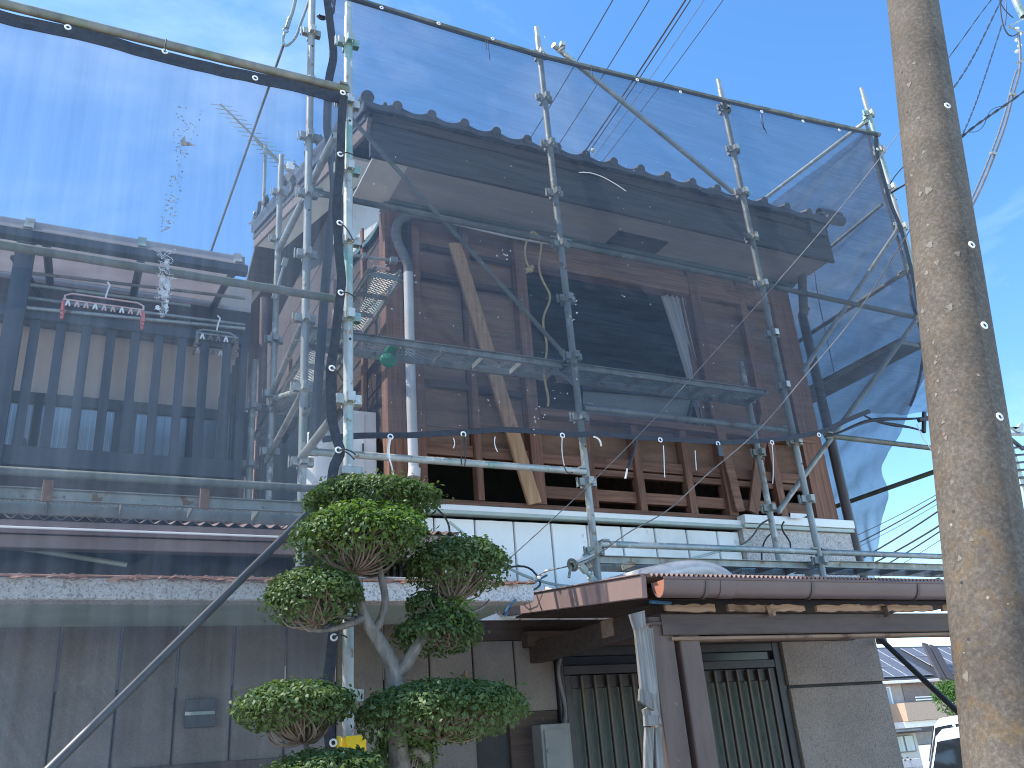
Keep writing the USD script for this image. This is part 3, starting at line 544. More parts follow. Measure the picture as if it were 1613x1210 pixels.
# gutter
ga = np.linspace(np.pi, 2 * np.pi, 13); R = .054
def gut(u, w):
    a = np.pi + u * np.pi; return np.stack([gx0 + w * (gx1 - gx0), YG - .02 - R + R * np.cos(a) * 1.05 + 0 * w + .0, zgt - .008 + R * 1.55 * np.sin(a)], 1)
gt = put(porch, 'gutter', cat(thicken(grid(gut, 13, 2), .004), tube(A(gx0, YG - .02 - 2.08 * R, zgt - .004), A(gx1, YG - .02 - 2.08 * R, zgt - .004), .008, 8)), M['gutter'], smooth=40)
put(gt, 'end_cap', poly_plate([gut(np.array([u]), np.array([0.004]))[0] for u in np.linspace(0, 1, 12)], (1, 0, 0), .004), M['gutter_in'])
for px in (1088, 1253, 1418):
    x = Xf(px, 935, YG)
    put(gt, 'gutter_bracket', thicken(grid(lambda u, w: gut(u, w * 0) * A(0, 1, 1) + np.outer(x + w * .02, A(1, 0, 0)) + np.stack([0 * u, -.004 * np.ones_like(u), -.006 * np.ones_like(u)], 1), 13, 2), .003), M['pipe_brown'], smooth=40)
put(gt, 'joint_sleeve', thicken(grid(lambda u, w: gut(u, w * 0) * A(0, 1, 1) + np.outer(Xf(1112, 935, YG) + w * .10, A(1, 0, 0)) + np.stack([0 * u, -.003 * np.ones_like(u), -.004 * np.ones_like(u)], 1), 13, 2), .003), M['gutter'], smooth=40)
# split boards, rafter tails and the front beam
zb1, zb0 = P(1100, 967, YG + .07)[2], P(1100, 1001, YG + .07)[2]
put(porch, 'front_beam', beam(A(gx0 + .1, YG + .13, (zb0 + zb1) / 2 + .004), A(gx1, YG + .13, (zb0 + zb1) / 2), .11, zb1 - zb0, ch=.006), M['paint_brown_h'])
put(porch, 'beam_flange', beam(A(gx0 + .15, YG + .125, zb0 - .012), A(gx1, YG + .125, zb0 - .012), .10, .018), M['raw_wood'])
xk = gx0 + .12
for k in range(9):
    L = .22 + .22 * rng.random()
    tt = np.linspace(0, 1, 9); put(porch, 'eave_board', poly_plate([A(xk + t * L, YG + .06, zb1 + .004 + .012 * rng.random()) for t in tt] + [A(xk + t * L, YG + .06, zb1 + .052 - .012 * rng.random()) for t in tt[::-1]], (0, 1, 0), .018), M['raw_wood']); xk += L + (.0 if rng.random() < .6 else .09)
for k in range(8):
    x = gx0 + .25 + k * .37
    put(porch, 'rafter', beam(A(x, YG + .0, rz(YG) - .055), A(x, YH - .02, rz(YH) - .055), .045, .06), M['dark_wood'] if k % 3 else M['raw_wood'])
put(porch, 'broken_rafter_end', beam(P(1212, 952, YG + .03), P(1217, 970, YG + .04), .03, .045), M['raw_wood'])
put(porch, 'broken_rafter_end', beam(P(1393, 955, YG + .03), P(1397, 971, YG + .04), .03, .03), M['dark_wood'])
put(porch, 'ceiling_board', cat(*[beam(A(gx0 + .02, YG + .3 + k * .2, rz(YG + .3 + k * .2) - .1), A(gx1, YG + .3 + k * .2, rz(YG + .3 + k * .2) - .1), .19, .01) for k in range(7)]), M['dark_wood'])
put(porch, 'side_beam', beam(A(gx0 + .20, YG + .1, rz(YG) - .17), A(gx0 + .20, YH - .01, rz(YG) - .165), .09, .13), M['dark_wood'])
put(porch, 'side_beam_patch', beam(A(gx0 + .15, YG + .62, rz(YG) - .15), A(gx0 + .15, YG + .74, rz(YG) - .15), .012, .10), M['raw_wood'])
put(porch, 'wall_plate', beam(A(gx0 + .1, YH - .06, ZPC + .05), A(gx1, YH - .06, ZPC + .05), .09, .10), M['dark_wood'])
YP = 3.84
def pst(pa, pb, py, m='paint_brown', y0=0.0, d=.11, top=None):
    xa, xb = Xf(pa, py, YP + y0), Xf(pb, py, YP + y0); return box(xa, xb, YP + y0, YP + y0 + d, 0, top or zb0, .006)
put(porch, 'post', pst(1028, 1064, 1020, top=P(1040, 972, YP)[2]), M['paint_brown'])
put(porch, 'post', pst(1074, 1106, 1030, top=P(1080, 994, YP)[2]), M['paint_brown'])
put(porch, 'post_cap', cat(box(Xf(1024, 1000, YP), Xf(1072, 1000, YP), YP - .012, YP + .12, P(1040, 985, YP)[2], P(1040, 979, YP)[2])), M['paint_brown_h'])
# weathered boards nailed to the post's left side
yw = YP - .02
def wboard(pts): return poly_plate([P(x, y, yw - (.012 if k else 0)) for k, (x, y) in enumerate(pts)] if False else [P(x, y, yw) for x, y in pts], (0, 1, 0), .03)
for pts, d in (([(991, 968), (1014, 962), (1016, 986), (999, 993)], .02), ([(999, 990), (1020, 986), (1034, 1085), (1030, 1102), (1009, 1088)], 0), ([(1007, 1085), (1030, 1094), (1029, 1120), (1006, 1104)], .025), ([(1012, 1118), (1031, 1108), (1040, 1140), (1018, 1140)], 0), ([(1014, 1127), (1037, 1127), (1037, 1143), (1015, 1144)], .022), ([(1016, 1146), (1029, 1146), (1027, 1215), (1014, 1215)], 0), ([(1031, 1146), (1040, 1146), (1043, 1215), (1033, 1215)], .004), ([(1019, 990), (1027, 990), (1047, 1215), (1041, 1215)], -.02)):
    put(porch, 'weathered_board', poly_plate([P(x, y, yw - d) for x, y in pts], (0, 1, 0), .018), M['grey_wood'])
put(porch, 'blue_tape', beam(P(1024, 948, YG + .03), P(1056, 950, YG + .04), .02, .018), M['blue_vinyl'])
single('vinyl_roll', rope([A(*p) for p in (P(860, 925, 5.1), P(960, 925, 4.5), P(1050, 905, 4.3), P(1100, 897, 4.25), P(1135, 903, 4.2), P(1155, 917, 4.15))], [.01, .03, .05, .07, .06, .03], 12, 40), M['vinyl'], 'crumpled roll of clear vinyl sheet lying on the porch roof', 'vinyl sheet', 60)

# ================================================================== GARAGE with flat roof, left
YQ = 4.55
garage = thing('flat_roofed_garage', 'low flat roofed garage with pebble dash roof edge and panelled wall, left of the porch', 'garage', (0, YQ, 0))
zq1, zq0 = Zf(480, 905, YQ), Zf(480, 946, YQ); qx1 = Xf(840, 925, YQ)
put(garage, 'roof_edge_band', box(-4.5, qx1, YQ, YQ + .14, zq0, zq1 - .03, .006), M['pebble'])
put(garage, 'roof_slab', box(-4.5, qx1 - .02, YQ + .142, YH + .0, zq0 + .012, zq1 - .06), M['soffit_g'])
put(garage, 'edge_flashing', box(-4.5, qx1 + .02, YQ - .012, YQ + .17, zq1 - .029, zq1 - .02), M['roof_edge'])
fl = []
for k in range(260):
    x = -1.6 + rng.random() * 4.0; 
    if not (.15 < x < 1.0 or rng.random() < .35): continue
    L = .03 + .07 * rng.random(); z = zq1 - .03 + .012 * (rng.random() - .6)
    fl.append(poly_plate([A(x, YQ - .016, z - .012), A(x + L * .5, YQ - .02 - .01 * rng.random(), z - .02 * rng.random()), A(x + L, YQ - .014, z), A(x + L * .6, YQ - .012, z + .014)], (0, 1, 0), .003))
put(garage, 'peeling_rust', cat(fl), M['roof_edge'], kind='stuff')
put(garage, 'edge_trim', beam(A(.95, YQ + .03, zq1 - .008), A(1.9, YQ + .03, zq1 - .008), .03, .014), M['galv'])
# mail slot in the wall
ms = put(garage, 'letter_slot', box(Xf(292, 1120, YH - .03), Xf(340, 1120, YH - .03), YH - .03, YH - .002, Zf(315, 1146), Zf(315, 1101)), M['dark_steel'])
put(ms, 'flap', box(Xf(292, 1120, YH - .05), Xf(339, 1120, YH - .05), YH - .045, YH - .032, Zf(315, 1127), Zf(315, 1121)), M['galv_new'])
put(garage, 'base_trim', box(-4.5, Xf(540, 1200), YH - .02, YH - .002, 0, Zf(300, 1203)), M['dark_wood'])
# lean-to over the gap above the garage
YC = 4.95
lean = thing('lean_to_canopy', 'rusty brown corrugated lean-to canopy above the garage roof', 'canopy', (0, YC, 2.9))
zc = Zf(420, 826, YC); cx1 = Xf(727, 842, YC)
put(lean, 'corrugated_sheet', corrugated(A(-4.0, YC, zc - .01), (1, 0, 0), (0, 1, .22), cx1 + 4.0, .55, .076, .012, .003), M['brown_sheet'], smooth=40)
put(lean, 'sheet_edge', box(-4.0, cx1 - .04, YC + .015, YC + .035, zc - .09, zc - .022), M['brown_sheet'])
put(lean, 'gutter', box(-4.0, cx1 - .02, YC + .04, YC + .12, zc - .16, zc - .093), M['brown_sheet'])
put(lean, 'pipe', tube(A(-4, YC - .02, Zf(200, 836, YC)), A(Xf(470, 847, YC), YC - .02, Zf(200, 836, YC) - .01), .006, 8), M['flash'])
put(lean, 'end_board', poly_plate([A(cx1 - .005, YC + .02, zc - .14), A(cx1 - .005, YC + .5, zc - .05), A(cx1 - .005, YC + .5, zc + .08), A(cx1 - .005, YC + .02, zc - .02)], (1, 0, 0), .01), M['dark_gap'])
put(lean, 'back_wall', box(-4.0, cx1 - .1, YH - .09, YH - .04, zq1 - .06, zc + .06), M['dark_gap'])
for k in range(5): put(lean, 'grille_bar', box(Xf(606, 880, YH - .1) + k * .045, Xf(606, 880, YH - .1) + k * .045 + .022, YH - .12, YH - .092, zq1 - .02, zc - .12), M['bronze'])
put(lean, 'light_strut', tube(P(0, 858, 5.2), P(200, 890, 5.2), .014, 8), M['flash_g'])
ub = thing('wall_lamp_box', 'small flat box with dark rim on the white siding beside the tree', 'box', P(757, 860, 5.3))
put(ub, 'shell', box(Xf(733, 862, 5.3), Xf(780, 862, 5.3), 5.27, YH - .002, P(757, 874, 5.3)[2], P(757, 858, 5.3)[2]), M['grey_box'])
put(ub, 'rim', box(Xf(731, 862, 5.3), Xf(782, 862, 5.3), 5.26, 5.36, P(757, 860, 5.3)[2], P(757, 857, 5.3)[2] + .004), M['flash'])

# ================================================================== LEFT WING with balcony
YW, YBAL = 7.3, 6.1
wing = thing('left_wing_house', 'beige left wing of the house with dark framed upper windows behind the balcony', 'house', (-1, YW, 0))
put(wing, 'wall', box(-5.5, 1.2, YW, YW + .15, 2.4, 5.78), M['cream'])
wx = [(-1.05, -.35), (Xf(47, 680, YW), Xf(190, 680, YW)), (Xf(200, 680, YW), Xf(390, 690, YW))]
zw0, zw1 = Zf(100, 735, YW), Zf(100, 625, YW)
for k, (a, b) in enumerate(wx):
    w_ = put(wing, 'window', cat(box(a, b, YW - .04, YW - .002, zw1 - .09, zw1), box(a, a + .06, YW - .04, YW - .002, zw0, zw1 - .092), box(b - .06, b, YW - .04, YW - .002, zw0, zw1 - .092), box(a + (b - a) * .47, a + (b - a) * .53, YW - .03, YW - .002, zw0, zw1 - .092)), M['bronze'])
    put(w_, 'pane', box(a + .06, b - .06, YW - .014, YW - .008, zw0, zw1 - .092), M['glass_balc'])
    put(w_, 'curtain', grid(lambda u, w: np.stack([a + .06 + u * (b - a - .12), YW - .006 + .003 * np.sin(u * 90), zw0 + w * (zw1 - .1 - zw0)], 1), 60, 2), M['curtain'] if k < 2 else M['room'], smooth=True)
put(wing, 'lower_wall', box(-5.5, 1.2, YW - .2, YW - .05, 0.0, 2.39), M['cream'])
put(wing, 'roof', corrugated(A(-5.5, 7.32, 5.80), (1, 0, 0), (0, 1, .25), 6.8, 3.0, .27, .03, .02), M['tile'], smooth=40)
put(wing, 'header_board', box(-5.5, 1.19, YW - .06, YW - .003, Zf(200, 534, YW), Zf(200, 470, YW)), M['dark_wood'])
balc = thing('balcony', 'dark bronze aluminium balcony with upright slats on the left wing', 'balcony', (-1, YBAL, 2.5))
zbt, zbb = Zf(200, 515, YBAL), Zf(200, 728, YBAL); bx1 = Xf(386, 600, YBAL)
put(balc, 'top_rail', box(-4.5, bx1, YBAL - .03, YBAL + .03, zbt - .04, zbt + .035), M['bronze'])
put(balc, 'bottom_rail', box(-4.5, bx1, YBAL - .03, YBAL + .03, zbb - .075, zbb + .055), M['bronze'])
xsl = Xf(82, 620, YBAL); 
for k in range(-14, 9):
    x = xsl + k * .157
    if x < bx1 - .03: put(balc, 'slat', box(x - .03, x + .03, YBAL - .012, YBAL + .012, zbb + .056, zbt - .041), M['bronze'])
put(balc, 'end_post', box(bx1 - .045, bx1 + .004, YBAL - .035, YBAL + .04, zbb - .1, zbt + .06), M['bronze'])
put(balc, 'floor', box(-4.5, bx1, YBAL + .05, YW - .06, zbb - .2, zbb - .08), M['dark_wood'])
put(balc, 'side_slats', cat([box(bx1 - .03, bx1, YBAL + .12 + k * .16, YBAL + .17 + k * .16, zbb, zbt) for k in range(7)]), M['bronze'])
# canopy over it
zk = Zf(200, 388, YBAL - .1); kx1 = Xf(388, 415, YBAL - .1)
canopy = thing('balcony_canopy', 'smoky curved canopy roof on dark posts over the left balcony', 'canopy', (-1, YBAL, 4.6))
def can(u, w):
    a = u * 1.0; y = YBAL - .12 + np.where(u < .25, .10 * np.sin(u / .25 * np.pi / 2), .10 + (u - .25) / .75 * (YW - YBAL - .0)); z = zk + np.where(u < .25, .13 * (1 - np.cos(u / .25 * np.pi / 2)), .13 + (u - .25) * .28)
    return np.stack([-4.5 + w * (kx1 + 4.5), y, z], 1)
put(canopy, 'roof_sheet', thicken(grid(can, 26, 2), .005), M['poly'], smooth=40)
put(canopy, 'front_frame', box(-4.5, kx1 + .01, YBAL - .13, YBAL - .05, zk - .075, zk - .012), M['bronze'])
for px in (33, 218, 372):
    x = Xf(px, 375, YBAL - .1)
    put(canopy, 'roof_clip', thicken(grid(lambda u, w: can(u * .4, w * 0) * A(0, 1, 1) + np.outer(x + w * .06, A(1, 0, 0)) + A(0, -.008, .012), 12, 2), .006), M['galv_new'], smooth=40)
for px in (72, 216, 352):
    x = Xf(px, 440, YBAL + .5)
    put(canopy, 'rafter', rope([A(x, YBAL - .06, zk - .05), A(x, YBAL + .3, zk + .06), A(x, YW - .03, zk + .24)], .03, 6), M['bronze'])
for px in (14,):
    x = Xf(px, 560, YBAL); put(canopy, 'post', box(x - .06, x + .06, YBAL - .08, YBAL - .034, zbb - .3, zk - .076), M['bronze'])
put(canopy, 'strut', beam(P(22, 405, YBAL), P(66, 470, YBAL + .5), .05, .03), M['bronze'])
for k, (a, b, y) in enumerate((((30, 428), (386, 470), 6.5), ((28, 446), (300, 482), 6.35), ((25, 467), (386, 512), 6.2), ((22, 483), (386, 518), 6.05))):
    single('laundry_pole', tube(P(*a, y), P(*b, y), .013, 10), M['galv'], ('thin steel laundry pole highest under the balcony canopy', 'short thin steel laundry pole second from the top under the canopy', 'thin steel laundry pole just above the pink laundry hanger frame', 'lowest thin steel laundry pole along the balcony top rail')[k], 'laundry pole', 40)
def hanger(label, px, py, w, h, Y, mf, mp, hook, n):
    c = P(px, py, Y); t = thing('laundry_hanger', label, 'laundry hanger', c)
    sq = [c + A(-w / 2, -.12, 0), c + A(w / 2, -.12, 0), c + A(w / 2, .12, 0), c + A(-w / 2, .12, 0), c + A(-w / 2, -.12, 0)]
    put(t, 'frame', cat(rope([c + A(-w / 2, 0, -h), c + A(-w / 2, 0, -.02), c + A(-w / 2 + .04, 0, 0), c + A(w / 2 - .04, 0, 0), c + A(w / 2, 0, -.02), c + A(w / 2, 0, -h)], .007, 8), rope(np.array(sq) + A(0, 0, -h * .75), .006, 6)), mf, smooth=40)
    put(t, 'hook', rope([c + A(0, 0, 0), c + A(.01, 0, .07), c + A(.02, 0, .11), c + A(0, 0, .13)], .006, 6), M['white_pl'])
    for k in range(n):
        x = -w / 2 + (k + .5) * w / n
        for y, z in ((-.12, -h * .75), (.12, -h * .75)):
            q = c + A(x, y, z); put(t, 'peg', cat(beam(q, q + A(.012, 0, -.045), .008, .012), beam(q, q + A(-.012, 0, -.045), .008, .012)), mp if k % 3 else M['white_pl'])
    for s in (-1, 1):
        for k in range(4): q = c + A(s * w / 2, (k - 1.5) * .06, -h * .75); put(t, 'end_peg', beam(q, q + A(.004 * s, 0, -.075), .02, .02), M['pink'] if mf is M['pink_pale'] else mp)
    return t
hanger('faded pink plastic laundry hanger with red pegs at the balcony rail', 166, 470, .50, .15, 6.0, M['pink_pale'], M['pink_pale'], 0, 9)
hanger('grey round topped laundry hanger with brown pegs right of the pink one', 341, 522, .27, .12, 6.0, M['galv'], M['twig'], 0, 5)
# pots on the sill at the far left
fp = thing('plant_pot', 'dark round pot with a pale saucer behind the leftmost balcony slats', 'pot', P(30, 712, 6.7))
put(fp, 'pot', tube(P(30, 715, 6.7), P(30, 692, 6.7), .06, 14, False, .045), M['dark_steel'], smooth=40)
put(fp, 'saucer', tube(P(30, 717, 6.7), P(30, 713, 6.7), .1, 14), M['grey_box'])

# white cabinets in the gap between wing and house
cb = thing('storage_cabinet', 'tall pale grey steel cabinet beside the house corner post, right of the front scaffold post', 'cabinet', P(570, 750, 5.62))
put(cb, 'body', box(Xf(548, 700, 5.62), Xf(593, 700, 5.62), 5.62, 6.0, 2.7, Zf(570, 648, 5.62)), M['white_pl'])
put(cb, 'door', box(Xf(548, 700, 5.62) + .01, Xf(574, 700, 5.62), 5.61, 5.618, 2.72, Zf(570, 653, 5.62)), M['white_pl'])
put(cb, 'handle', box(Xf(571, 700, 5.6), Xf(573, 700, 5.6), 5.595, 5.608, Zf(570, 712, 5.62), Zf(570, 700, 5.62)), M['dark_steel'])
tk = thing('white_tank', 'white rounded tank standing behind the scaffold posts on the garage roof', 'tank', P(505, 760, 5.5))
put(tk, 'shell', tube(A(*(P(505, 690, 5.5)[:2]), 2.62), P(505, 690, 5.5), .115, 20), M['white_pl'], smooth=40)
put(tk, 'shoulder', ball(P(505, 690, 5.5), .115, 3, (1, 1, .35)), M['white_pl'], smooth=True)
single('grey_wall_sheet', box(Xf(418, 700, 6.9), Xf(476, 700, 6.9), 6.9, 6.94, 2.6, Zf(440, 640, 6.9)), M['grey_box'], 'pale grey sheet standing behind the twin scaffold posts beside the balcony', 'wall sheet')
ld = thing('drain_stack', 'brown drain pipe on the wall just right of the balcony end', 'drain pipe', P(412, 800, 7.0))
put(ld, 'pipe', tube(P(410, 820, 7.0), P(416, 470, 7.0), .035, 12), M['fascia_wood'], smooth=40)
put(ld, 'bracket', ring(P(413, 640, 7.0), (0, 0, 1), .04, .008), M['galv'])
lt = thing('tarpaulin_roll', 'rolled beige tarpaulin with a pale tied end on the corrugated canopy', 'tarpaulin', P(445, 822, 5.1))
put(lt, 'roll', rope([P(430, 826, 5.05), P(452, 817, 5.05), P(468, 812, 5.05)], [.02, .035, .03], 10, 12), M['vinyl'], smooth=40)
put(lt, 'tied_end', rope([P(468, 812, 5.05), P(466, 806, 5.05), P(461, 802, 5.05)], [.02, .012, .006], 8), M['thread'], smooth=40)

# television aerial on the roof behind
an = thing('television_aerial', 'long many-armed television aerial on a thin mast above the left roof', 'aerial', P(416, 352, 9.0))
put(an, 'mast', tube(P(414, 370, 9.0), P(418, 228, 9.0), .022, 10), M['galv'], smooth=40)
b0, b1 = P(347, 164, 9.0), P(470, 282, 9.3)
put(an, 'boom', tube(b0, b1, .014, 8), M['galv'])
put(an, 'second_boom', tube(P(400, 219, 9.1), P(468, 284, 9.25), .012, 8), M['galv'])
dd = unit(np.cross(unit(b1 - b0), A(.35, .9, .25)))
for k in range(17):
    q = b0 + (b1 - b0) * (k + .3) / 17.0; e = unit(A(.9, .25, .33)) * (.14 + .004 * k)
    put(an, 'element', tube(q - e, q + e, .005, 5), M['galv'])
put(an, 'reflector', cat([tube(b1 + A(0, 0, z) - A(.1, .2, 0), b1 + A(0, 0, z) + A(.1, .2, 0), .006, 5) for z in (-.12, -.06, 0, .06, .12)]), M['galv'])
put(an, 'junction_box', box(*(lambda q: (q[0] - .05, q[0] + .05, q[1] - .04, q[1] + .04, q[2] - .06, q[2] + .05))(P(458, 263, 9.2))), M['white_pl'])

# ================================================================== SCAFFOLDING
RT = .0243
POSTS = {}
def pocket(x, y, z, rot=0.0):
    ms = []
    for k in range(4):
        a = rot + k * np.pi / 2; d = A(math.cos(a), math.sin(a), 0); s = A(-d[1], d[0], 0); c = A(x, y, z)
        ms.append(beam(c + d * .060 + A(0, 0, -.024), c + d * .060 + A(0, 0, .024), .036, .005, d, .001))
        for e in (-1, 1): ms.append(beam(c + d * .042 + s * e * .017 + A(0, 0, -.024), c + d * .042 + s * e * .017 + A(0, 0, .024), .005, .036, d, .001))
    ms.append(tube(A(x, y, z - .03), A(x, y, z - .012), RT + .006, 14))
    ms.append(beam(A(x, y, z) + A(-.075, 0, -.035), A(x, y, z) + A(-.075, 0, .03), .006, .02, (0, 1, 0), .001))
    return cat(ms)
def scaffold_post(x, y, z0, z1, zref, label, mat_='galv', pin=True, group=None, zmin=None):
    t = thing('scaffold_post', label, 'scaffold post', (x, y, z0))
    ms = [tube(A(x, y, z0), A(x, y, z1), RT, 18, True)]
    put(t, 'tube', cat(ms), M[mat_], smooth=40)
    if pin: put(t, 'spigot', tube(A(x, y, z1 - .002), A(x, y, z1 + .11), RT * .84, 16, True), M[mat_], smooth=40)
    z = zref - math.floor((zref - z0 - .15) / .45) * .45
    while z < z1 - .03:
        if zmin is None or z > zmin: put(t, 'wedge_pocket', pocket(x, y, z), M[mat_])
        z += .45
    zj = z0 + .9
    while zj < z1:
        put(t, 'locking_hole', tube(A(x + .003, y - RT - .0008, zj), A(x + .003, y - RT + .006, zj), .0075, 10), M['dark_gap']); zj += 1.35
    POSTS[label] = (x, y); return t
Zp = lambda px, py, Y: P(px, py, Y)[2]
p1x, p1y = 1.102, 3.81
scaffold_post(p1x, p1y, 0.0, Zp(548, 28, 3.81), Zp(548, 268, 3.81), 'pale galvanised scaffold post in front of all, behind the clipped tree', 'galv_new')
scaffold_post(1.085, 4.66, Zp(470, 893, 4.66), 8.4, Zp(483, 401, 4.66), 'tall scaffold post standing on the garage roof edge just left of the foremost post')
scaffold_post(2.93, 4.65, Zp(942, 922, 4.65), Zp(848, 60, 4.65), Zp(895, 472, 4.65), 'scaffold post standing on the porch roof left of the window opening', 'galv')
scaffold_post(4.77, 4.60, Zp(1303, 924, 4.6), Zp(1133, 140, 4.6), Zp(1173, 305, 4.6), 'scaffold post on the porch roof in front of the right corner of the house', 'galv')
scaffold_post(6.73, 4.60, 0.0, Zp(1359, 152, 4.6), Zp(1385, 237, 4.6), 'corner scaffold post beside the concrete pole where the nets meet', 'galv_new')
scaffold_post(4.76, 4.99, Zp(1240, 905, 4.99), Zp(1172, 590, 4.99), Zp(1205, 715, 4.99), 'short scaffold post behind the right one, close to the brown studs', 'galv')
scaffold_post(1.19, 6.10, Zp(425, 830, 6.1), Zp(445, 262, 6.1), Zp(437, 377, 6.1), 'rear scaffold post beside the broken roof verge, left of the mesh planks', 'galv')
scaffold_post(1.065, 6.2, Zp(395, 828, 6.2), Zp(399, 588, 6.2), Zp(398, 641, 6.2), 'short rear scaffold post at the right end of the balcony', 'galv')

def coupler(parent, c, d=(0, 0, 1)):
    d = unit(d); s, u, _ = frame(d)
    put(parent, 'wedge_head', cat(beam(c - d * .03, c + d * .035, .045, .03, s, .004), beam(c + u * .02 - s * .03, c + u * .02 + s * .03, .012, .05, d, .002)), M['galv'])
def ledger(label, a, b, m='galv', r=.0214, heads=(1, 1), name='scaffold_ledger', cat_='scaffold ledger', group=None):
    t = thing(name, label, cat_, a, group)
    d = unit(b - a); put(t, 'tube', tube(a, b, r, 16, True), M[m], smooth=40)
    for k, (q, s) in enumerate(((a, 1), (b, -1))):
        if heads[k]: coupler(t, q + d * s * .03, d)
    return t
Y0 = 4.63
# rails that carry the nets
ra = [P(548, -4, 4.57), P(846, 86, 4.57), P(1132, 156, 4.57), P(1383, 212, 4.57)]
for k in range(3): ledger(('stained rail along the top of the right net, first length from the left', 'stained rail along the top of the right net, middle length above the roof tiles', 'stained rail along the top of the right net, last length at the corner post')[k], ra[k], ra[k + 1] + unit(ra[k + 1] - ra[k]) * .02, 'galv_old', heads=(0, 0))
ledger('thick grey rail along the top of the left net', P(-140, -30, 3.79), P(548, 142, 3.79), 'galv_old', .0243, (0, 1))
ledger('long stained rail crossing in front of the balcony canopy', P(-120, 366, 3.86), P(546, 474, 3.86), 'galv_old', heads=(0, 1))
ledger('stained rail low across the left net above the steel plank', P(-120, 734, 3.87), P(530, 772, 3.87), 'galv_old', .018, heads=(0, 1))
ledger('pale round rail below the net hem between the left posts', P(482, 711, Y0), P(922, 743, Y0), 'galv_new')
zu = Zp(590, 318, Y0)
for k, (xa, xb) in enumerate(((1.12, 2.90), (2.96, 4.74), (4.80, 6.70))):
    ledger(('ledger under the eaves left of the window post', 'ledger under the eaves above the window opening', 'ledger under the eaves reaching out to the corner post')[k], A(xa, Y0 + .03, zu), A(xb, Y0 + .03, zu - (.0 if k < 2 else .02)), 'galv_old')
zm = Zp(1000, 651, Y0)
ledger('ledger at window sill height between the two middle posts', A(2.96, Y0, zm), A(4.74, Y0, zm), 'galv')
ledger('ledger at sill height reaching from the right post to the concrete pole', P(1300, 686, 4.7), P(1476, 707, 4.62), 'galv_old')
zlw = Zp(1000, 860, Y0)
ledger('low pale ledger just above the porch roof between middle posts', A(2.95, Y0 - .02, zlw), A(4.76, Y0 - .02, zlw), 'galv_new')
ledger('low ledger above the porch roof running behind the concrete pole', A(4.79, Y0 - .02, zlw), A(6.7, Y0 - .02, zlw), 'galv')
ledger('pale ledger high beside the twin rear posts', P(487, 612, 4.7), P(432, 628, 6.05), 'galv')
ledger('short tube with clamp reaching left from the post above the porch roof', P(901, 891, 4.55), P(933, 874, 4.62), 'galv_new', heads=(0, 1))
cl = thing('tube_clamp', 'hooked steel clamp on the short tube end above the porch roof', 'clamp', P(900, 892, 4.53))
put(cl, 'jaw', ring(P(902, 890, 4.54), P(933, 874, 4.62) - P(901, 891, 4.55), .032, .010), M['galv_old'])
put(cl, 'bolt', beam(P(899, 893, 4.53), P(896, 910, 4.53), .016, .016), M['galv_old'])
cl = thing('tube_clamp', 'swivel clamp at the top end of the long slanting tube above the net', 'clamp', P(880, 75, 4.66))
put(cl, 'jaw', cat(ring(P(884, 78, 4.66), A(1, .2, -1), .032, .01), box(*(lambda q: (q[0] - .02, q[0] + .02, q[1] - .02, q[1] + .02, q[2] - .02, q[2] + .02))(P(886, 70, 4.63)))), M['galv'])
put(cl, 'bolt', beam(P(888, 66, 4.63), P(890, 88, 4.63), .01, .01), M['galv'])
# depth rails on the right side
ledger('upper side rail running back from the corner post over the roof', PX(1369, 188, 6.72), PX(1206, 312, 6.72), 'galv_new', heads=(1, 0))
ledger('side rail running back from the corner post below the roof end', PX(1426, 429, 6.70), PX(1256, 539, 6.70), 'galv_old', heads=(1, 0))
ledger('side rail with a wire along it behind the roof end', PX(1390, 322, 6.72), PX(1266, 424, 6.72), 'galv_old', .017, heads=(0, 0))
ledger('lowest side rail running back against the hanging net', PX(1478, 741, 6.70), PX(1316, 798, 6.70), 'galv_old', heads=(0, 0))
# braces
def brace(label, a, b, r=.017, m='galv', name='scaffold_brace'):
    t = thing(name, label, 'scaffold brace', a); put(t, 'tube', tube(a, b, r, 12, True), M[m], smooth=40)
    d = unit(b - a)
    for q, s in ((a, 1), (b, -1)): put(t, 'clip', beam(q - d * s * .005, q + d * s * .06, .042, .028, (0, 1, 0)), M[m])
    return t
brace('long slanting tube sticking up past the net rail above the roof tiles', P(872, 71, 4.68), P(1160, 308, 5.6), .0243, 'galv_new')
brace('thin dark brace slanting down across the left studs to the window post', P(516, 146, 4.69), P(893, 563, 4.67), .0155, 'galv_old')
brace('brace from the corner post slanting down to the short post by the studs', P(1449, 496, 4.61), P(1226, 806, 4.96), .0214, 'galv')
brace('brace slanting beside the house corner below the roof end', P(1414, 362, 4.65), P(1264, 586, 4.9), .0214, 'galv')
brace('thick round brace high between the left posts and the broken verge', P(528, 214, 4.3), P(440, 392, 6.05), .026, 'galv')
brace('flat brace from the tall post down to the rear post, upper one of the stack', P(481, 500, 4.7), P(428, 622, 6.05), .02, 'galv')
brace('flat brace from the tall post down to the rear post, lower one of the stack', P(478, 617, 4.7), P(420, 725, 6.05), .02, 'galv')
brace('short brace joining the foremost post to the tall post behind it', P(520, 664, 4.1), P(474, 722, 4.66), .024, 'galv')
brace('thin brace under the plank at the foot of the post above the porch', P(914, 890, 4.6), P(938, 918, 4.64), .012, 'galv_new')
brace('thin bracket strut under the low right plank', P(1272, 905, 4.75), P(1300, 925, 4.62), .012, 'galv')
brace('small bracket strut under the walkway at the window post', P(876, 585, 4.95), P(908, 606, 4.67), .012, 'galv')
brace('thin forked brace hooked on the rear post by the broken verge', P(450, 408, 5.9), P(432, 470, 6.0), .01, 'galv')
rk = thing('raking_tube', 'dark raking tube below the porch beam, crossing before the far house', 'scaffold tube', P(1392, 1012, 5.3))
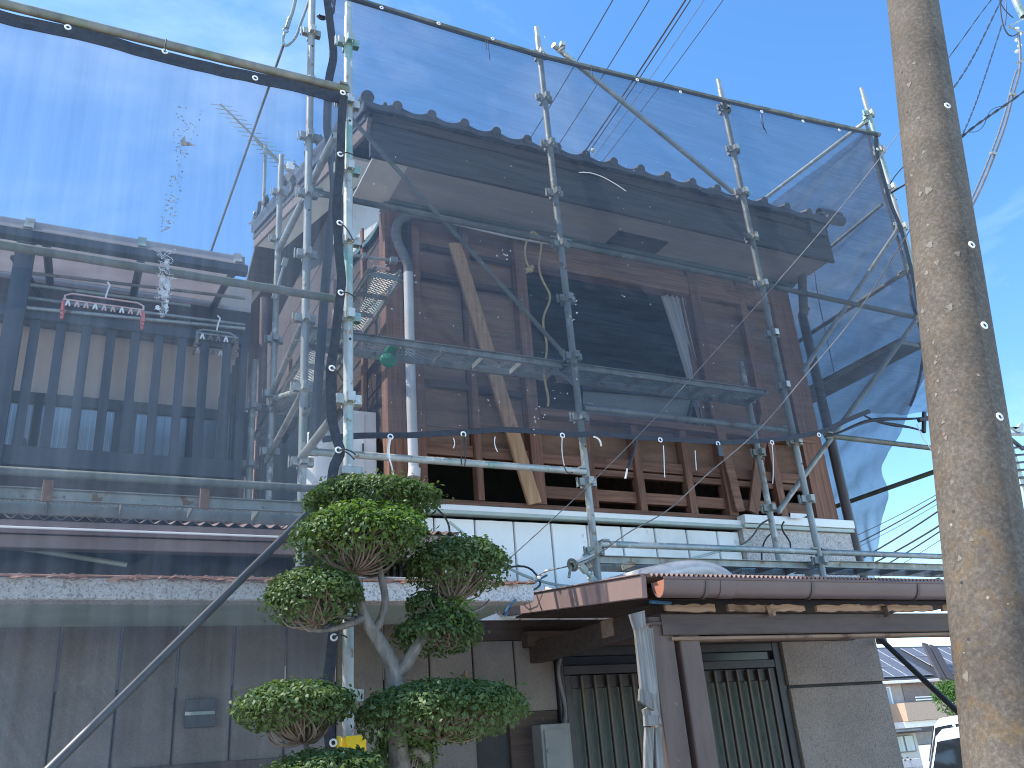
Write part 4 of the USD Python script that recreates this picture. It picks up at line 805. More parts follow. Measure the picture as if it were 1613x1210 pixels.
put(rk, 'tube', tube(P(1386, 1006, 5.3), P(1560, 1170, 4.3), .0215, 16, True), M['dark_steel'], smooth=40)
put(rk, 'end_clamp', box(*(lambda q: (q[0] - .03, q[0] + .03, q[1] - .03, q[1] + .03, q[2] - .03, q[2] + .03))(P(1388, 1008, 5.3))), M['galv_old'])
rk = thing('raking_tube', 'long raking tube from the clipped tree down to the lower left corner', 'scaffold tube', P(85, 1205, 2.95))
put(rk, 'tube', tube(P(548, 746, 3.78), P(40, 1249, 3.4), .0165, 18, True), M['dark_steel'], smooth=40)
put(rk, 'swivel_clamp', box(p1x - .05, p1x + .05, 3.74, 3.80, Zp(548, 750, 3.78), Zp(548, 738, 3.78)), M['galv'])

# planks of expanded steel mesh
def plank(label, L, W, name='mesh_plank'):
    """Along +x from the origin, width along +y, walking face up."""
    t = thing(name, label, 'scaffold plank')
    put(t, 'side_rail', prism([[-.012, -.03], [.012, -.03], [.012, -.026], [-.008, -.026], [-.008, .016], [.012, .016], [.012, .02], [-.012, .02]], A(0, .012, 0), A(L, .012, 0)), M['galv'])
    put(t, 'side_rail', prism([[-.012, -.03], [.012, -.03], [.012, -.026], [-.008, -.026], [-.008, .016], [.012, .016], [.012, .02], [-.012, .02]], A(L, W - .012, 0), A(0, W - .012, 0)), M['galv'])
    nr = max(3, int(L / .26))
    for k in range(nr + 1):
        x = .02 + (L - .04) * k / nr; put(t, 'cross_rib', box(x - .004, x + .004, .026, W - .026, -.03, .010), M['galv'])
    ms = []; px, py = .034, .0135; nx = int(L / px)
    for r_ in range(int((W - .05) / py)):
        y = .026 + r_ * py; k = np.arange(nx * 2 + 1); x = k * px / 2
        yy2 = y + np.where((k + r_) % 2, py * .5, -py * .5) + py / 2
        a = np.stack([x, yy2, np.full(len(x), .014)], 1); w = np.array([0, .0018, 0]); h = np.array([0, .001, -.004])
        v = np.stack([a - w, a + w, a + w + h, a - w + h], 1).reshape(-1, 4, 3)
        n = len(a); i = np.arange(n - 1)[:, None] * 4; q = np.array([[0, 1, 5, 4], [1, 2, 6, 5], [2, 3, 7, 6], [3, 0, 4, 7]])
        ms.append((v.reshape(-1, 3), tri((i[:, :, None] + q[None]).reshape(-1, 4))))
    put(t, 'expanded_mesh', cat(ms), M['galv_new'], kind='stuff')
    for x in (0.0, L):
        for y in (.04, W - .04): put(t, 'hook', beam(A(x - .05, y, .012), A(x + .05, y, .012), .02, .012), M['galv'])
    return t
def set_at(t, base, rz=0.0):
    x = UsdGeom.Xformable(t.prim); x.ClearXformOpOrder(); x.AddTranslateOp(opSuffix='at').Set(Gf.Vec3d(*map(float, base))); x.AddRotateZOp(opSuffix='turn').Set(math.degrees(rz))
zpl = Zp(600, 531, 4.76)
pk = plank('mesh plank with sunlit cross ribs in front of the left studs', 1.76, .25); set_at(pk, (1.14, 4.74, zpl - .02))
copy_of(pk, 'mesh_plank', 'mesh plank at window height in front of the dark opening', (2.97, 4.74, zpl - .02))
copy_of(pk, 'mesh_plank', 'mesh plank just above the porch roof left of the right post', (2.98, 4.68, Zp(1000, 881, 4.68)))
copy_of(pk, 'mesh_plank', 'mesh plank above the porch roof running out behind the concrete pole', (4.82, 4.68, Zp(1400, 890, 4.68)))
copy_of(pk, 'mesh_plank', 'mesh plank seen edge on low across the left net', (-.72, 3.93, Zp(250, 785, 3.93)))
copy_of(pk, 'mesh_plank', 'mesh plank continuing leftwards at the left edge behind the net', (-2.5, 3.93, Zp(250, 785, 3.93)))
copy_of(pk, 'mesh_plank', 'mesh plank running back beside the left house corner, upper one', (1.80, 4.9, Zp(612, 428, 4.9) - .02), np.pi / 2)
copy_of(pk, 'mesh_plank', 'mesh plank running back beside the house wall, far one', (1.80, 6.72, Zp(612, 428, 4.9) - .02), np.pi / 2)
copy_of(pk, 'mesh_plank', 'mesh plank running back beside the tall left post at window height', (1.42, 4.95, zpl - .02), np.pi / 2)
sd = plank('dark plank running back from the corner post along the right net', 2.9, .30, 'side_plank'); zz_ = PX(1470, 525, 6.55)[2]; set_at(sd, (6.66, 4.68, zz_), np.pi / 2)
put(sd, 'cover_sheet', box(0, 2.9, .02, .28, -.036, -.032), M['dark_steel'])
sd2 = copy_of(sd, 'side_plank', 'dark plank running back behind the low right plank above the porch roof', (6.62, 4.95, Zp(1490, 893, 4.95) - .12), np.pi / 2)
for x_, n_ in ((Xf(75, 770, 3.92), 'brown patch plate on the left net plank, leftmost'), (Xf(322, 785, 3.92), 'brown patch plate on the left net plank, nearer the tree')):
    z_ = Zp(250, 785, 3.93); single('patch_plate', box(x_ - .02, x_ + .02, 3.915, 3.928, z_ - .04, z_ + .05), M['rust'], n_, 'plate')
gb = thing('green_net_bag', 'small green plastic net bag hanging on the left mesh plank', 'net bag', P(612, 560, 4.86))
bv, bf = ball(A(0, 0, 0), .05, 3, (.95, .5, .75)); bv = bv * (1 + .45 * meshkit.fbm(bv * 40))[:, None] + P(612, 568, 4.9); put(gb, 'bag', (bv, bf), M['green_pl'], smooth=True)
put(gb, 'upper_fold', box(*(lambda q: (q[0] - .05, q[0] + .05, q[1] - .06, q[1] + .06, q[2] - .012, q[2] + .012))(P(622, 549, 4.88))), M['green_pl'])
tr = thing('plank_transom', 'thin level tube with wing nut clamps at the near end of the upper left plank', 'scaffold tube', P(590, 407, 4.88))
put(tr, 'tube', tube(P(556, 402, 4.88), P(620, 411, 4.88), .010, 10), M['galv_new'])
for px in (573, 617, 623): put(tr, 'wing_nut', box(*(lambda q: (q[0] - .012, q[0] + .012, q[1] - .02, q[1] + .02, q[2] - .02, q[2] + .02))(P(px, 404 + (px - 573) * .14, 4.86))), M['galv_new'])
put(tr, 'pink_grip', tube(P(588, 420, 4.9), P(613, 424, 4.9), .012, 10), M['pink_pale'])

# ================================================================== NETS
def wob(x, y, z, s): return meshkit.fbm(np.stack([x, y, z], 1) * s)
def interp(tab, t, k): tab = np.asarray(tab, float); return np.interp(t, tab[:, 0], tab[:, k])
def strip(pts, w, Y=None, t=.004, sub=40):
    """Webbing along a polyline, flat towards the camera side."""
    from scipy.interpolate import PchipInterpolator
    p = np.asarray(pts, float); s = np.r_[0, np.cumsum(np.linalg.norm(np.diff(p, axis=0), axis=1))]
    q = PchipInterpolator(s, p)(np.linspace(0, s[-1], sub)); tg = np.gradient(q, axis=0); tg /= np.linalg.norm(tg, axis=1, keepdims=True)
    sd_ = np.cross(tg, Y); sd_ /= np.linalg.norm(sd_, axis=1, keepdims=True)
    fold = .35 * np.sin(np.linspace(0, 9, sub) * 2.1)[:, None]
    v = np.vstack([q - sd_ * w / 2, q + np.asarray(Y) * w * .25 * fold, q + sd_ * w / 2]); n = sub; i = np.arange(n - 1)
    return thicken((v, tri(np.vstack([np.stack([i, i + 1, i + 1 + n, i + n], 1), np.stack([i + n, i + n + 1, i + 1 + 2 * n, i + 2 * n], 1)]))), t)
def eyelet(net, c, R=.011): put(net, 'eyelet', ring(c, (0, 1, 0), R, .0045, 14, 6), M['eyelet'], smooth=True)
NY = A(0, -1, 0)
# left net: from the rail by the foremost post to the ground
YL = 3.77
ln = thing('left_safety_net', 'large pale mesh safety net veiling the balcony and the garage', 'safety net', (-.3, YL, 0))
edgeR = [(540, 152), (537, 200), (535, 260), (529, 330), (533, 400), (537, 445), (534, 475), (526, 545), (520, 585), (520, 640), (528, 690), (535, 712), (524, 740), (521, 775), (524, 860), (526, 960), (520, 1040), (514, 1085), (516, 1140), (520, 1190), (518, 1230)]
eR = np.array([P(x, y, YL) for x, y in edgeR]); eR = eR[np.argsort(eR[:, 2])]
topL, topR = P(-150, -24, YL), P(540, 150, YL)
def lnet(u, w):
    z1_ = topL[2] + (topR[2] - topL[2]) * u - .016 * np.sin(u * np.pi) - .006 * (1 - np.cos(u * 15))
    z = .02 + w * (z1_ - .02); xr_ = np.interp(z, eR[:, 2], eR[:, 0]); x = topL[0] + u * (xr_ - topL[0])
    p = np.stack([x, 0 * x, z], 1)
    y = YL + .045 * meshkit.fbm(np.stack([x * 1.3, 0 * x + 3, z * .35], 1)) + .024 * meshkit.fbm(np.stack([x * 7, 0 * x + 9, z * .8], 1))
    return np.stack([x, y, z], 1)
put(ln, 'mesh_sheet', grid(lnet, 150, 150), M['net_left'], smooth=True)
put(ln, 'edge_hem', strip([A(p[0], YL - .012, p[2]) for p in eR], .046, NY, sub=120), M['hem'])
tp = [lnet(np.array([u]), np.array([1.0]))[0] + A(0, -.014, -.006) for u in np.linspace(0, 1, 24)]
put(ln, 'top_hem', strip(tp, .075, NY, sub=60), M['hem'])
for px, py in ((540, 146), (536, 243), (535, 351), (537, 461), (523, 580), (533, 709), (526, 1004), (525, 1170)): eyelet(ln, P(px, py, YL - .03), .0125)
for px, py in ((107, 43), (260, 81), (402, 123)): eyelet(ln, P(px, py, YL - .03), .012)
for a, b in (((262, 62), (260, 80)), ((537, 461), (560, 470)), ((536, 351), (556, 378)), ((536, 243), (558, 246)), ((533, 709), (560, 716)), ((533, 709), (558, 724)), ((523, 580), (540, 600)), ((526, 1004), (546, 1004))):
    put(ln, 'tie_cord', rope([P(*a, YL - .03), P((a[0] + b[0]) / 2, (a[1] + b[1]) / 2 - 4, YL - .06), P(*b, YL - .05)], .0035, 6, 8), M['cord_black'])
# the tear in it: frayed white threads
fr_ = []
r2 = np.random.default_rng(3)
for k in range(150):
    t = r2.random(); py = 395 + t * 105; px = 262 - 6 * t + (r2.random() - .5) * (26 if py < 475 else 10) * (1 - .2 * t)
    q = P(px, py, YL - .035); a = r2.random() * 3.1; L = .006 + .02 * r2.random()
    fr_.append(beam(q, q + A(math.cos(a) * L, 0, math.sin(a) * L), .0022, .002, (0, 1, 0), 0))
for cx, cy, w_, h_ in ((256, 440, 7, 9), (264, 450, 6, 12), (258, 462, 8, 10), (262, 482, 4, 12), (248, 485, 6, 4), (262, 415, 5, 8)):
    an_ = np.arange(22) * 2 * np.pi / 22; rr = .45 + .75 * r2.random(22)
    fr_.append(poly_plate([P(cx + w_ * rr[i] * math.cos(an_[i]), cy + h_ * rr[i] * math.sin(an_[i]), YL - .03 - .001 * (cx % 5)) for i in range(22)], (0, 1, 0), .0015))
put(ln, 'frayed_patch', cat(fr_), M['fray'], kind='stuff')
sp_ = []
for k in range(120):
    t = r2.random(); py = 165 + t * 200; px = 300 - 38 * t + (r2.random() - .5) * (44 if py < 225 else 20)
    q = P(px, py, YL - .035); a = r2.random() * 3.1; L = .004 + .008 * r2.random(); sp_.append(beam(q, q + A(math.cos(a) * L, 0, math.sin(a) * L), .004, .002, (0, 1, 0), 0))
sp_.append(poly_plate([P(x, y, YL - .034) for x, y in ((284, 222), (291, 214), (293, 223), (308, 229), (296, 230), (286, 230))], (0, 1, 0), .002))
put(ln, 'dirt_spots', cat(sp_), M['grey_wood'], kind='stuff')

# right net
YN = 4.555
rn = thing('right_safety_net', 'large navy mesh safety net hanging before the upper floor and roof', 'safety net', (4, YN, 3))
top_px = [(505, -20), (560, 2), (700, 48), (846, 90), (1000, 128), (1132, 160), (1260, 190), (1378, 214)]
hem_px = [(505, 696), (560, 690), (640, 689), (735, 683), (800, 680), (860, 684), (900, 688), (935, 686), (1000, 692), (1040, 694), (1130, 699), (1180, 698), (1230, 693), (1290, 682), (1330, 664), (1365, 650), (1420, 654), (1480, 648)]
tW = np.array([P(x, y, YN) for x, y in top_px]); hW = np.array([P(x, y, YN) for x, y in hem_px])
lW = np.array([P(x, y, YN) for x, y in [(512, -10), (520, 50), (524, 90), (517, 130), (514, 200), (521, 250), (525, 300), (520, 360), (512, 440), (503, 560), (497, 640), (492, 700)]]); lW = lW[np.argsort(lW[:, 2])]
rW = np.array([P(x, y, YN) for x, y in [(1380, 212), (1385, 260), (1402, 320), (1418, 360), (1436, 430), (1450, 500), (1465, 570), (1480, 648)]]); rW = rW[np.argsort(rW[:, 2])]
def rnet(u, w):
    x0_ = tW[0, 0] + u * (tW[-1, 0] - tW[0, 0])
    zt_ = np.interp(x0_, tW[:, 0], tW[:, 2]); zh_ = np.interp(x0_, hW[:, 0], hW[:, 2])
    z = zh_ + w * (zt_ - zh_); xl_ = np.interp(z, lW[:, 2], lW[:, 0]); xr_ = np.interp(z, rW[:, 2], rW[:, 0])
    x = xl_ + u * (xr_ - xl_); zh2 = np.interp(x, hW[:, 0], hW[:, 2]); zt2 = np.interp(x, tW[:, 0], tW[:, 2]); z = zh2 + w * (zt2 - zh2)
    q = np.stack([x * .9, 0 * x + 1, z * 3.2 + x * .5], 1)
    gather = np.clip((x - 5.2) / 1.3, 0, 1) * np.clip((4.6 - z) / 1.2, 0, 1)
    y = YN - .025 + .03 * meshkit.fbm(q) + .012 * meshkit.fbm(q * A(2.2, 1, 3.0) + 5) + gather * .09 * np.sin(z * 30 - x * 22 + 3 * meshkit.fbm(q)) * .6
    return np.stack([x, y, z], 1)
put(rn, 'mesh_sheet', grid(rnet, 190, 150), M['net_right'], smooth=True)
put(rn, 'bottom_hem', strip(hW[:-2] + A(0, -.035, 0), .036, NY, sub=90), M['hem'])
put(rn, 'top_hem', strip(tW + A(0, -.028, -.012), .03, NY, sub=80), M['hem'])
put(rn, 'left_hem', strip(lW + A(0, -.02, 0), .055, NY, sub=70), M['hem'])
put(rn, 'right_hem', strip(rW + A(-.02, -.02, 0), .05, NY, sub=50), M['hem'])
for px, py in ((615, 688), (730, 684), (886, 686), (1040, 693), (1131, 699), (1216, 697), (1290, 685)): eyelet(rn, P(px, py, YN - .06), .0145)
for px, py in ((601, 12), (691, 37), (776, 61), (1004, 126), (1072, 145), (1200, 176), (1265, 191), (1322, 205), (1382, 235)): eyelet(rn, P(px, py, YN - .06), .011)
YT = YN - .07
for pts, r, m in (([(615, 690), (612, 705), (613, 722)], .008, 'thread'), ([(613, 722), (617, 735), (620, 752)], .0045, 'thread'), ([(729, 686), (727, 705), (727, 732)], .004, 'cord_black'), ([(731, 686), (733, 705), (732, 734)], .004, 'cord_black'), ([(886, 688), (885, 705), (889, 734)], .0028, 'thread'), ([(889, 734), (895, 745), (902, 744)], .004, 'cord_black'),
                  ([(714, 690), (716, 700), (714, 706)], .003, 'thread'), ([(780, 688), (779, 697), (784, 712)], .003, 'thread'), ([(935, 688), (943, 692), (947, 703)], .006, 'thread'), ([(1001, 693), (998, 712), (988, 738)], .010, 'hem'), ([(988, 738), (987, 745), (985, 754)], .006, 'thread'),
                  ([(1045, 702), (1046, 725), (1047, 752)], .0035, 'thread'), ([(1095, 710), (1096, 728), (1097, 741)], .003, 'thread'), ([(1216, 699), (1218, 730), (1217, 762)], .0032, 'thread')):
    put(rn, 'tie_cord', rope([P(x, y, YT) for x, y in pts], r, 6, 8), M[m])
ht = put(rn, 'hanging_tag', beam(P(1133, 702, YT), P(1136, 719, YT), .045, .018, NY), M['dark_steel'])
lint = []
r3 = np.random.default_rng(11)
for k in range(95):
    px, py = 565 + r3.random() * 620, 240 + r3.random() * 440; q = P(px, py, YN - .055); a = r3.random() * 3.1; L = .003 + .010 * r3.random() ** 2
    lint.append(beam(q, q + A(math.cos(a) * L, 0, math.sin(a) * L), .0035, .002, (0, 1, 0), 0))
for (cx, cy), n, ex, ey in (((800, 400), 8, 7, 9), ((905, 475), 5, 3, 14), ((850, 665), 9, 5, 16), ((770, 640), 5, 10, 8), ((905, 500), 4, 3, 5), ((860, 60), 3, 4, 2)):
    for k in range(n):
        q = P(cx + r3.normal() * ex, cy + r3.normal() * ey, YN - .056); a = r3.random() * 3.1; L = .004 + .007 * r3.random(); lint.append(beam(q, q + A(math.cos(a) * L, 0, math.sin(a) * L), .0045, .002, (0, 1, 0), 0))
put(rn, 'lint', cat(lint), M['thread'], kind='stuff')
put(rn, 'loose_thread', rope([P(x, y, YN - .06) for x, y in ((912, 272), (945, 277), (968, 289), (986, 301))], .003, 5, 12), M['thread'])
for pts in ([(768, 62), (770, 80), (772, 95)], [(765, 63), (766, 78)], [(932, 102), (933, 118), (937, 132)], [(1200, 180), (1203, 200), (1208, 210)], [(1199, 180), (1198, 190), (1204, 205)]):
    put(rn, 'tie_cord', rope([P(x, y, YT) for x, y in pts], .003, 5), M['cord_black'])

# right side net, billowing and hanging back towards the rear
XS = 6.74
sn = thing('side_safety_net', 'blue mesh net on the right side hanging in folds behind the house corner', 'safety net', (XS, 5.5, 2))
ne = [(1367, 196), (1376, 240), (1396, 310), (1420, 390), (1434, 440), (1440, 480), (1456, 530), (1452, 590), (1436, 640), (1412, 685), (1394, 710), (1387, 735), (1392, 765), (1394, 785), (1385, 830), (1372, 900), (1366, 922)]
nW = np.array([PX(x, y, XS) for x, y in ne]); nW = nW[np.argsort(nW[:, 2])]
zt0 = PX(1367, 196, XS)[2]; zb_ = nW[0, 2]
def snet(u, w):
    z = zb_ + w * (zt0 - zb_); y0_ = np.interp(z, nW[:, 2], nW[:, 1]); y = y0_ + u * (7.8 - y0_)
    low = np.clip((3.6 - z) / 1.5, 0, 1)
    q = np.stack([0 * y + 2, y * 1.4, z * 1.1], 1)
    x = XS + .05 * meshkit.fbm(q) + .015 * meshkit.fbm(q * 4) + low * (.07 * np.sin(y * 22 + 5 * meshkit.fbm(q)) + .04 * np.sin(y * 47 + z * 6)) + .02 * np.sin(z * 16 + 3 * y + 4 * meshkit.fbm(q * 2))
    return np.stack([x, y, z], 1)
put(sn, 'mesh_sheet', grid(snet, 200, 170), M['net_side'], smooth=True)
put(sn, 'edge_hem', strip([A(XS - .02, p[1], p[2]) for p in nW[8:]], .03, A(-1, 0, 0), sub=60), M['hem'])
for px, py in ((1409, 352), (1420, 392)): put(sn, 'eyelet', ring(PX(px, py, XS - .04), (1, 0, 0), .011, .0045, 14, 6), M['eyelet'])
for k, pts in enumerate(([(1300, 688), (1330, 678), (1365, 664), (1420, 660), (1478, 650)], [(1362, 655), (1400, 668), (1440, 675), (1455, 680)])):
    single('gathered_net_cord', rope([P(x, y, 4.6) for x, y in pts], [.006, .012, .016, .010, .006], 8, 24), M['hem'], ('dark gathered net edge pulled level towards the concrete pole', 'dark cord drooping from the gathered net to the black clamp')[k], 'cord', 40)
bc = thing('black_clamp', 'black clamp with a pale string beside the concrete pole', 'clamp', P(1458, 665, 4.5))
put(bc, 'body', cat(beam(P(1447, 662, 4.5), P(1478, 656, 4.5), .03, .035), beam(P(1456, 650, 4.5), P(1455, 681, 4.5), .028, .03)), M['cord_black'])
put(bc, 'string', rope([P(1444, 668, 4.5), P(1454, 690, 4.5), P(1470, 713, 4.5)], .004, 5), M['thread'])

# ropes and cables about the scaffold
yr = thing('yellow_rope', 'yellow rope looped over the ledger and hanging before the dark window', 'rope', P(845, 365, 4.9))
put(yr, 'strand', rope([P(x, y, 4.9) for x, y in ((838, 378), (841, 366), (846, 370), (851, 378), (852, 395), (849, 415), (851, 432), (859, 450), (866, 465), (863, 482), (857, 497), (856, 515), (861, 540), (861, 555), (858, 575), (858, 598), (862, 618), (863, 640))], .0085, 8, 90), M['rope_y'], smooth=40)
put(yr, 'loop', rope([P(x, y, 4.9) for x, y in ((846, 378), (835, 373), (829, 382), (827, 395), (828, 408), (833, 420))], .0085, 8, 30), M['rope_y'], smooth=40)
put(yr, 'knot', cat(ball(P(834, 425, 4.9), .026, 2, (1.2, .7, .9)), ball(P(838, 421, 4.89), .018, 2), rope([P(834, 425, 4.9), P(829, 430, 4.9)], .008, 6)), M['rope_y'], smooth=True)
gr = thing('guy_rope', 'grey rope with a metal hook beside the tall left post and a long guy line', 'rope', P(448, 70, 4.9))
put(gr, 'upper_strand', rope([P(x, y, 4.7) for x, y in ((468, -20), (463, 10), (457, 30))], .012, 8, 14), M['rope_g'], smooth=40)
put(gr, 'hook', cat(beam(P(457, 28, 4.7), P(452, 44, 4.7), .03, .015), ring(P(450, 48, 4.7), (0, 1, 0), .016, .006), beam(P(449, 50, 4.7), P(446, 60, 4.7), .018, .012)), M['galv'])
put(gr, 'tail', rope([P(x, y, 4.7) for x, y in ((491, -15), (480, 20), (470, 48), (458, 68), (449, 72), (446, 66), (447, 56))], .009, 8, 30), M['rope_g'], smooth=40)
put(gr, 'guy_line', tube(P(447, 70, 4.7), P(331, 400, 6.9), .009, 8), M['wire_pale'])
for k, (pts, l) in enumerate((([(527, -10), (527, 5), (520, 22), (506, 30), (500, 25)], 'black cable loop tied from the upper net hem to the tall post'), ([(515, -8), (526, 12), (519, 26), (502, 24)], 'second black cable loop by the tall post at the top edge'))):
    single('cable_loop', rope([P(x, y, 4.6) for x, y in pts], .009, 8, 20), M['cord_black'], l, 'cable', 40)

# ================================================================== WIRES, POLE
# concrete pole: leans, axis found from its two edges
def pole_axis():
    lo, hi = ray(1556, 900), ray(1437, 0); D = 4.02
    a = CAM + lo * (D / np.hypot(lo[0], lo[1])); b = CAM + hi * ((D + .72) / np.hypot(hi[0], hi[1])); return a, b
pa, pb = pole_axis(); pd = unit(pb - pa)
base_ = pa + pd * (-pa[2] / pd[2]) - pd * .02; top_ = pb + pd * 2.5
plen = np.linalg.norm(top_ - base_); R0 = .176
prad = lambda s: R0 - s / 75 / 2
pole = thing('concrete_pole', 'lichen spotted concrete utility pole standing close on the right', 'utility pole', base_)
s_, u_, d_ = frame(pd); a_ = np.linspace(0, 2 * np.pi, 73)[:-1]; c3 = np.cos(a_)[:, None] * s_ + np.sin(a_)[:, None] * u_
put(pole, 'shaft', lathe_rings([(base_, 0)] + [(base_ + pd * t, prad(t)) for t in np.linspace(0, plen, 30)] + [(top_, 0)], c3), M['pole'], smooth=40)
def on_pole(px, py):
    d = ray(px, py)
    for t in np.arange(2.5, 7, .002):
        q = CAM + d * t; s = (q - base_) @ pd; c = base_ + pd * s
        if np.linalg.norm(q - c) <= prad(s): return q, unit(q - c)
    return None
for px, py in ((1492, 167), (1530, 386), (1550, 513), (1574, 657)):
    h = on_pole(px, py)
    if h: put(pole, 'step_socket', ring(h[0] + h[1] * .002, h[1], .0135, .0055, 20, 8), M['eyelet'], smooth=True); put(pole, 'bolt_hole', tube(h[0] - h[1] * .01, h[0] + h[1] * .0025, .009, 12), M['dark_gap'])
for px, py, m in ((1421, 114, 'dark_gap'), (1429, 177, 'dark_gap'), (1472, 44, 'dark_gap'), (1487, 684, 'rust'), (1526, 1007, 'dark_gap'), (1515, 918, 'dark_gap'), (1502, 806, 'dark_gap')):
    h = on_pole(px, py)
    if h: put(pole, 'bolt_hole', tube(h[0] - h[1] * .01, h[0] + h[1] * .002, .007, 10), M[m])

M['lichen'] = mat('pale_lichen', (.14, .125, .10), (.205, .185, .155), rough=.95, scale=(70, 70, 70))
rl_ = np.random.default_rng(4)
for px, py, w in ((1462, 300, 13), (1465, 386, 12), (1445, 448, 9), (1476, 414, 9), (1496, 484, 11), (1454, 490, 8), (1476, 562, 5), (1474, 571, 6), (1475, 622, 6), (1478, 600, 5), (1432, 134, 9), (1440, 100, 7), (1447, 186, 7), (1450, 305, 8), (1508, 400, 9), (1460, 430, 8), (1522, 1066, 11), (1486, 665, 6), (1490, 690, 6), (1480, 712, 6), (1500, 760, 6), (1440, 250, 6), (1455, 240, 7), (1463, 520, 5), (1471, 540, 5), (1512, 880, 7), (1530, 850, 6), (1505, 615, 5), (1462, 355, 6)):
    h = on_pole(px, py)
    if h:
        s1, u1, _ = frame(h[1]); rr = w / 345.0 / 2; n1 = 26; an_ = np.arange(n1) * 2 * np.pi / n1; rad_ = rr * (.72 + .28 * rl_.random(n1) + .2 * np.sin(an_ * 3 + px))
        put(pole, 'lichen_patch', poly_plate([h[0] + h[1] * .0012 + s1 * rad_[i] * math.cos(an_[i]) + u1 * rad_[i] * 1.25 * math.sin(an_[i]) for i in range(n1)], h[1], .0028), M['lichen'])
def wire(label, pts, r=.006, m='wire', sub=40, name='overhead_wire', group=None):
    return single(name, rope(pts, r, 6, sub), M[m], label, 'wire', 40, group)
far = lambda a, b, y0, y1, d=.25: sag(P(*a, y0), P(*b, y1), d)
for k, (a, b, r, m) in enumerate((((978, -22), (820, 242), .012, 'wire'), ((1036, -22), (868, 246), .012, 'wire'), ((1094, -22), (905, 262), .02, 'wire'), ((1102, -22), (912, 262), .014, 'wire'), ((1124, -22), (925, 262), .008, 'wire_pale'), ((1155, -22), (935, 272), .009, 'wire'))):
    wire(('overhead wire nearest the middle post, first from the left above the roof', 'overhead wire second from the left above the roof', 'thickest overhead cable of the bundle above the roof', 'overhead cable close beside the thickest one', 'thin pale overhead wire right of the cable bundle', 'rightmost overhead wire above the roof')[k], far(a, b, 9.5, 15, .05), r, m)
for k, (a, b, r) in enumerate((((1330, 852), (1500, 765), .008), ((1330, 866), (1500, 771), .014), ((1330, 872), (1500, 780), .006), ((1330, 895), (1500, 790), .018), ((1340, 905), (1500, 815), .018), ((1340, 920), (1500, 824), .014), ((1345, 930), (1500, 838), .006))):
    wire('distant wire ' + ('highest of those', 'second highest of those', 'thin third one of those', 'thick fourth one of those', 'thick fifth one of those', 'second lowest of those', 'thin lowest one of those')[k] + ' crossing the sky below the hanging net', far(a, b, 13.5, 11, .04), r)
sd1 = [on_pole(1419, 205), on_pole(1442, 345)]
q0 = sd1[0][0] if sd1[0] else P(1419, 205, 2.6); q1 = P(1452, 330, 2.5)
wire('pale service wire crossing before the window down to the white siding', [P(1420, 204, 3.3), P(1313, 341, 3.8), P(1100, 583, 4.35), P(930, 762, 4.5), P(800, 882, 4.9), P(785, 894, 5.3)], .003, 'wire_pale')
wire('dark twisted service wire crossing before the right studs down to the porch', [P(1440, 352, 2.9), P(1399, 418, 3.2), P(1345, 500, 3.55), P(1270, 590, 3.8), P(1190, 682, 4.0), P(1100, 760, 4.1), P(1040, 812, 4.2), P(985, 842, 4.3), P(950, 868, 4.4), P(895, 892, 4.6), P(850, 905, 4.9), P(826, 934, 5.1)], .004, 'wire_pale')
for k, (px, py, Y, l) in enumerate(((788, 890, 5.2, 'white porcelain insulator string on the upper service wire by the tree'), (855, 905, 4.9, 'white porcelain insulator string on the lower service wire by the tree'))):
    t = thing('insulator', l, 'insulator', P(px, py, Y))
    for j in range(3): put(t, 'porcelain', ball(P(px - 6 + j * 6, py + 5 - j * 5, Y), .012, 2, (1.1, .8, .9)), M['ceram'], smooth=True)
    put(t, 'pin', rope([P(px - 14, py + 9, Y), P(px + 12, py - 9, Y)], .004, 6), M['galv'])
for k, (pts, l, m) in enumerate((
    ([(680, 795, 5.3), (695, 808, 5.3), (706, 825, 5.3), (708, 838, 5.3)], 'black cable curving down over the white flashing beside the tree', 'wire'),
    ([(708, 822, 5.35), (735, 845, 5.35), (790, 888, 5.35), (850, 915, 5.35), (905, 924, 5.35)], 'grey green pipe slanting across the white siding', 'flash_g'),
    ([(795, 895, 5.2), (815, 892, 5.2), (838, 898, 5.2), (845, 906, 5.2), (830, 935, 5.0), (800, 960, 5.0), (792, 970, 5.0)], 'loose black cable coiled at the garage roof corner', 'wire'),
    ([(862, 906, 4.9), (838, 920, 4.9), (815, 942, 4.6), (800, 958, 4.4), (797, 970, 4.3)], 'thin blue cable dropping past the porch fascia', 'blue_vinyl'),
    ([(777, 948, 5.0), (779, 960, 4.9), (790, 970, 4.8), (810, 972, 4.7)], 'short grey pipe bend under the garage roof corner', 'downpipe'),
    ([(1186, 855, 5.35), (1120, 872, 5.35), (1060, 888, 5.35)], 'grey pipe slanting behind the low plank on the siding', 'flash_g'),
    ([(1213, 818, 4.95), (1195, 830, 5.1), (1180, 850, 5.3), (1165, 860, 5.35)], 'thin grey wire tied to the short post', 'wire_pale'),
    ([(1235, 822, 5.2), (1234, 838, 5.2), (1242, 850, 5.2), (1243, 868, 5.2)], 'short black cable end hanging on the pebble wall', 'wire'),
    ([(1222, 838, 5.3), (1205, 852, 5.3), (1200, 872, 5.3), (1206, 905, 5.3)], 'black strap hanging on the pebble wall behind the low ledger', 'wire'))):
    single('loose_cable', rope([P(*p) for p in pts], .010 if m in ('flash_g',) else .007, 7, 24), M[m], l, 'cable' if m != 'flash_g' else 'pipe', 40)

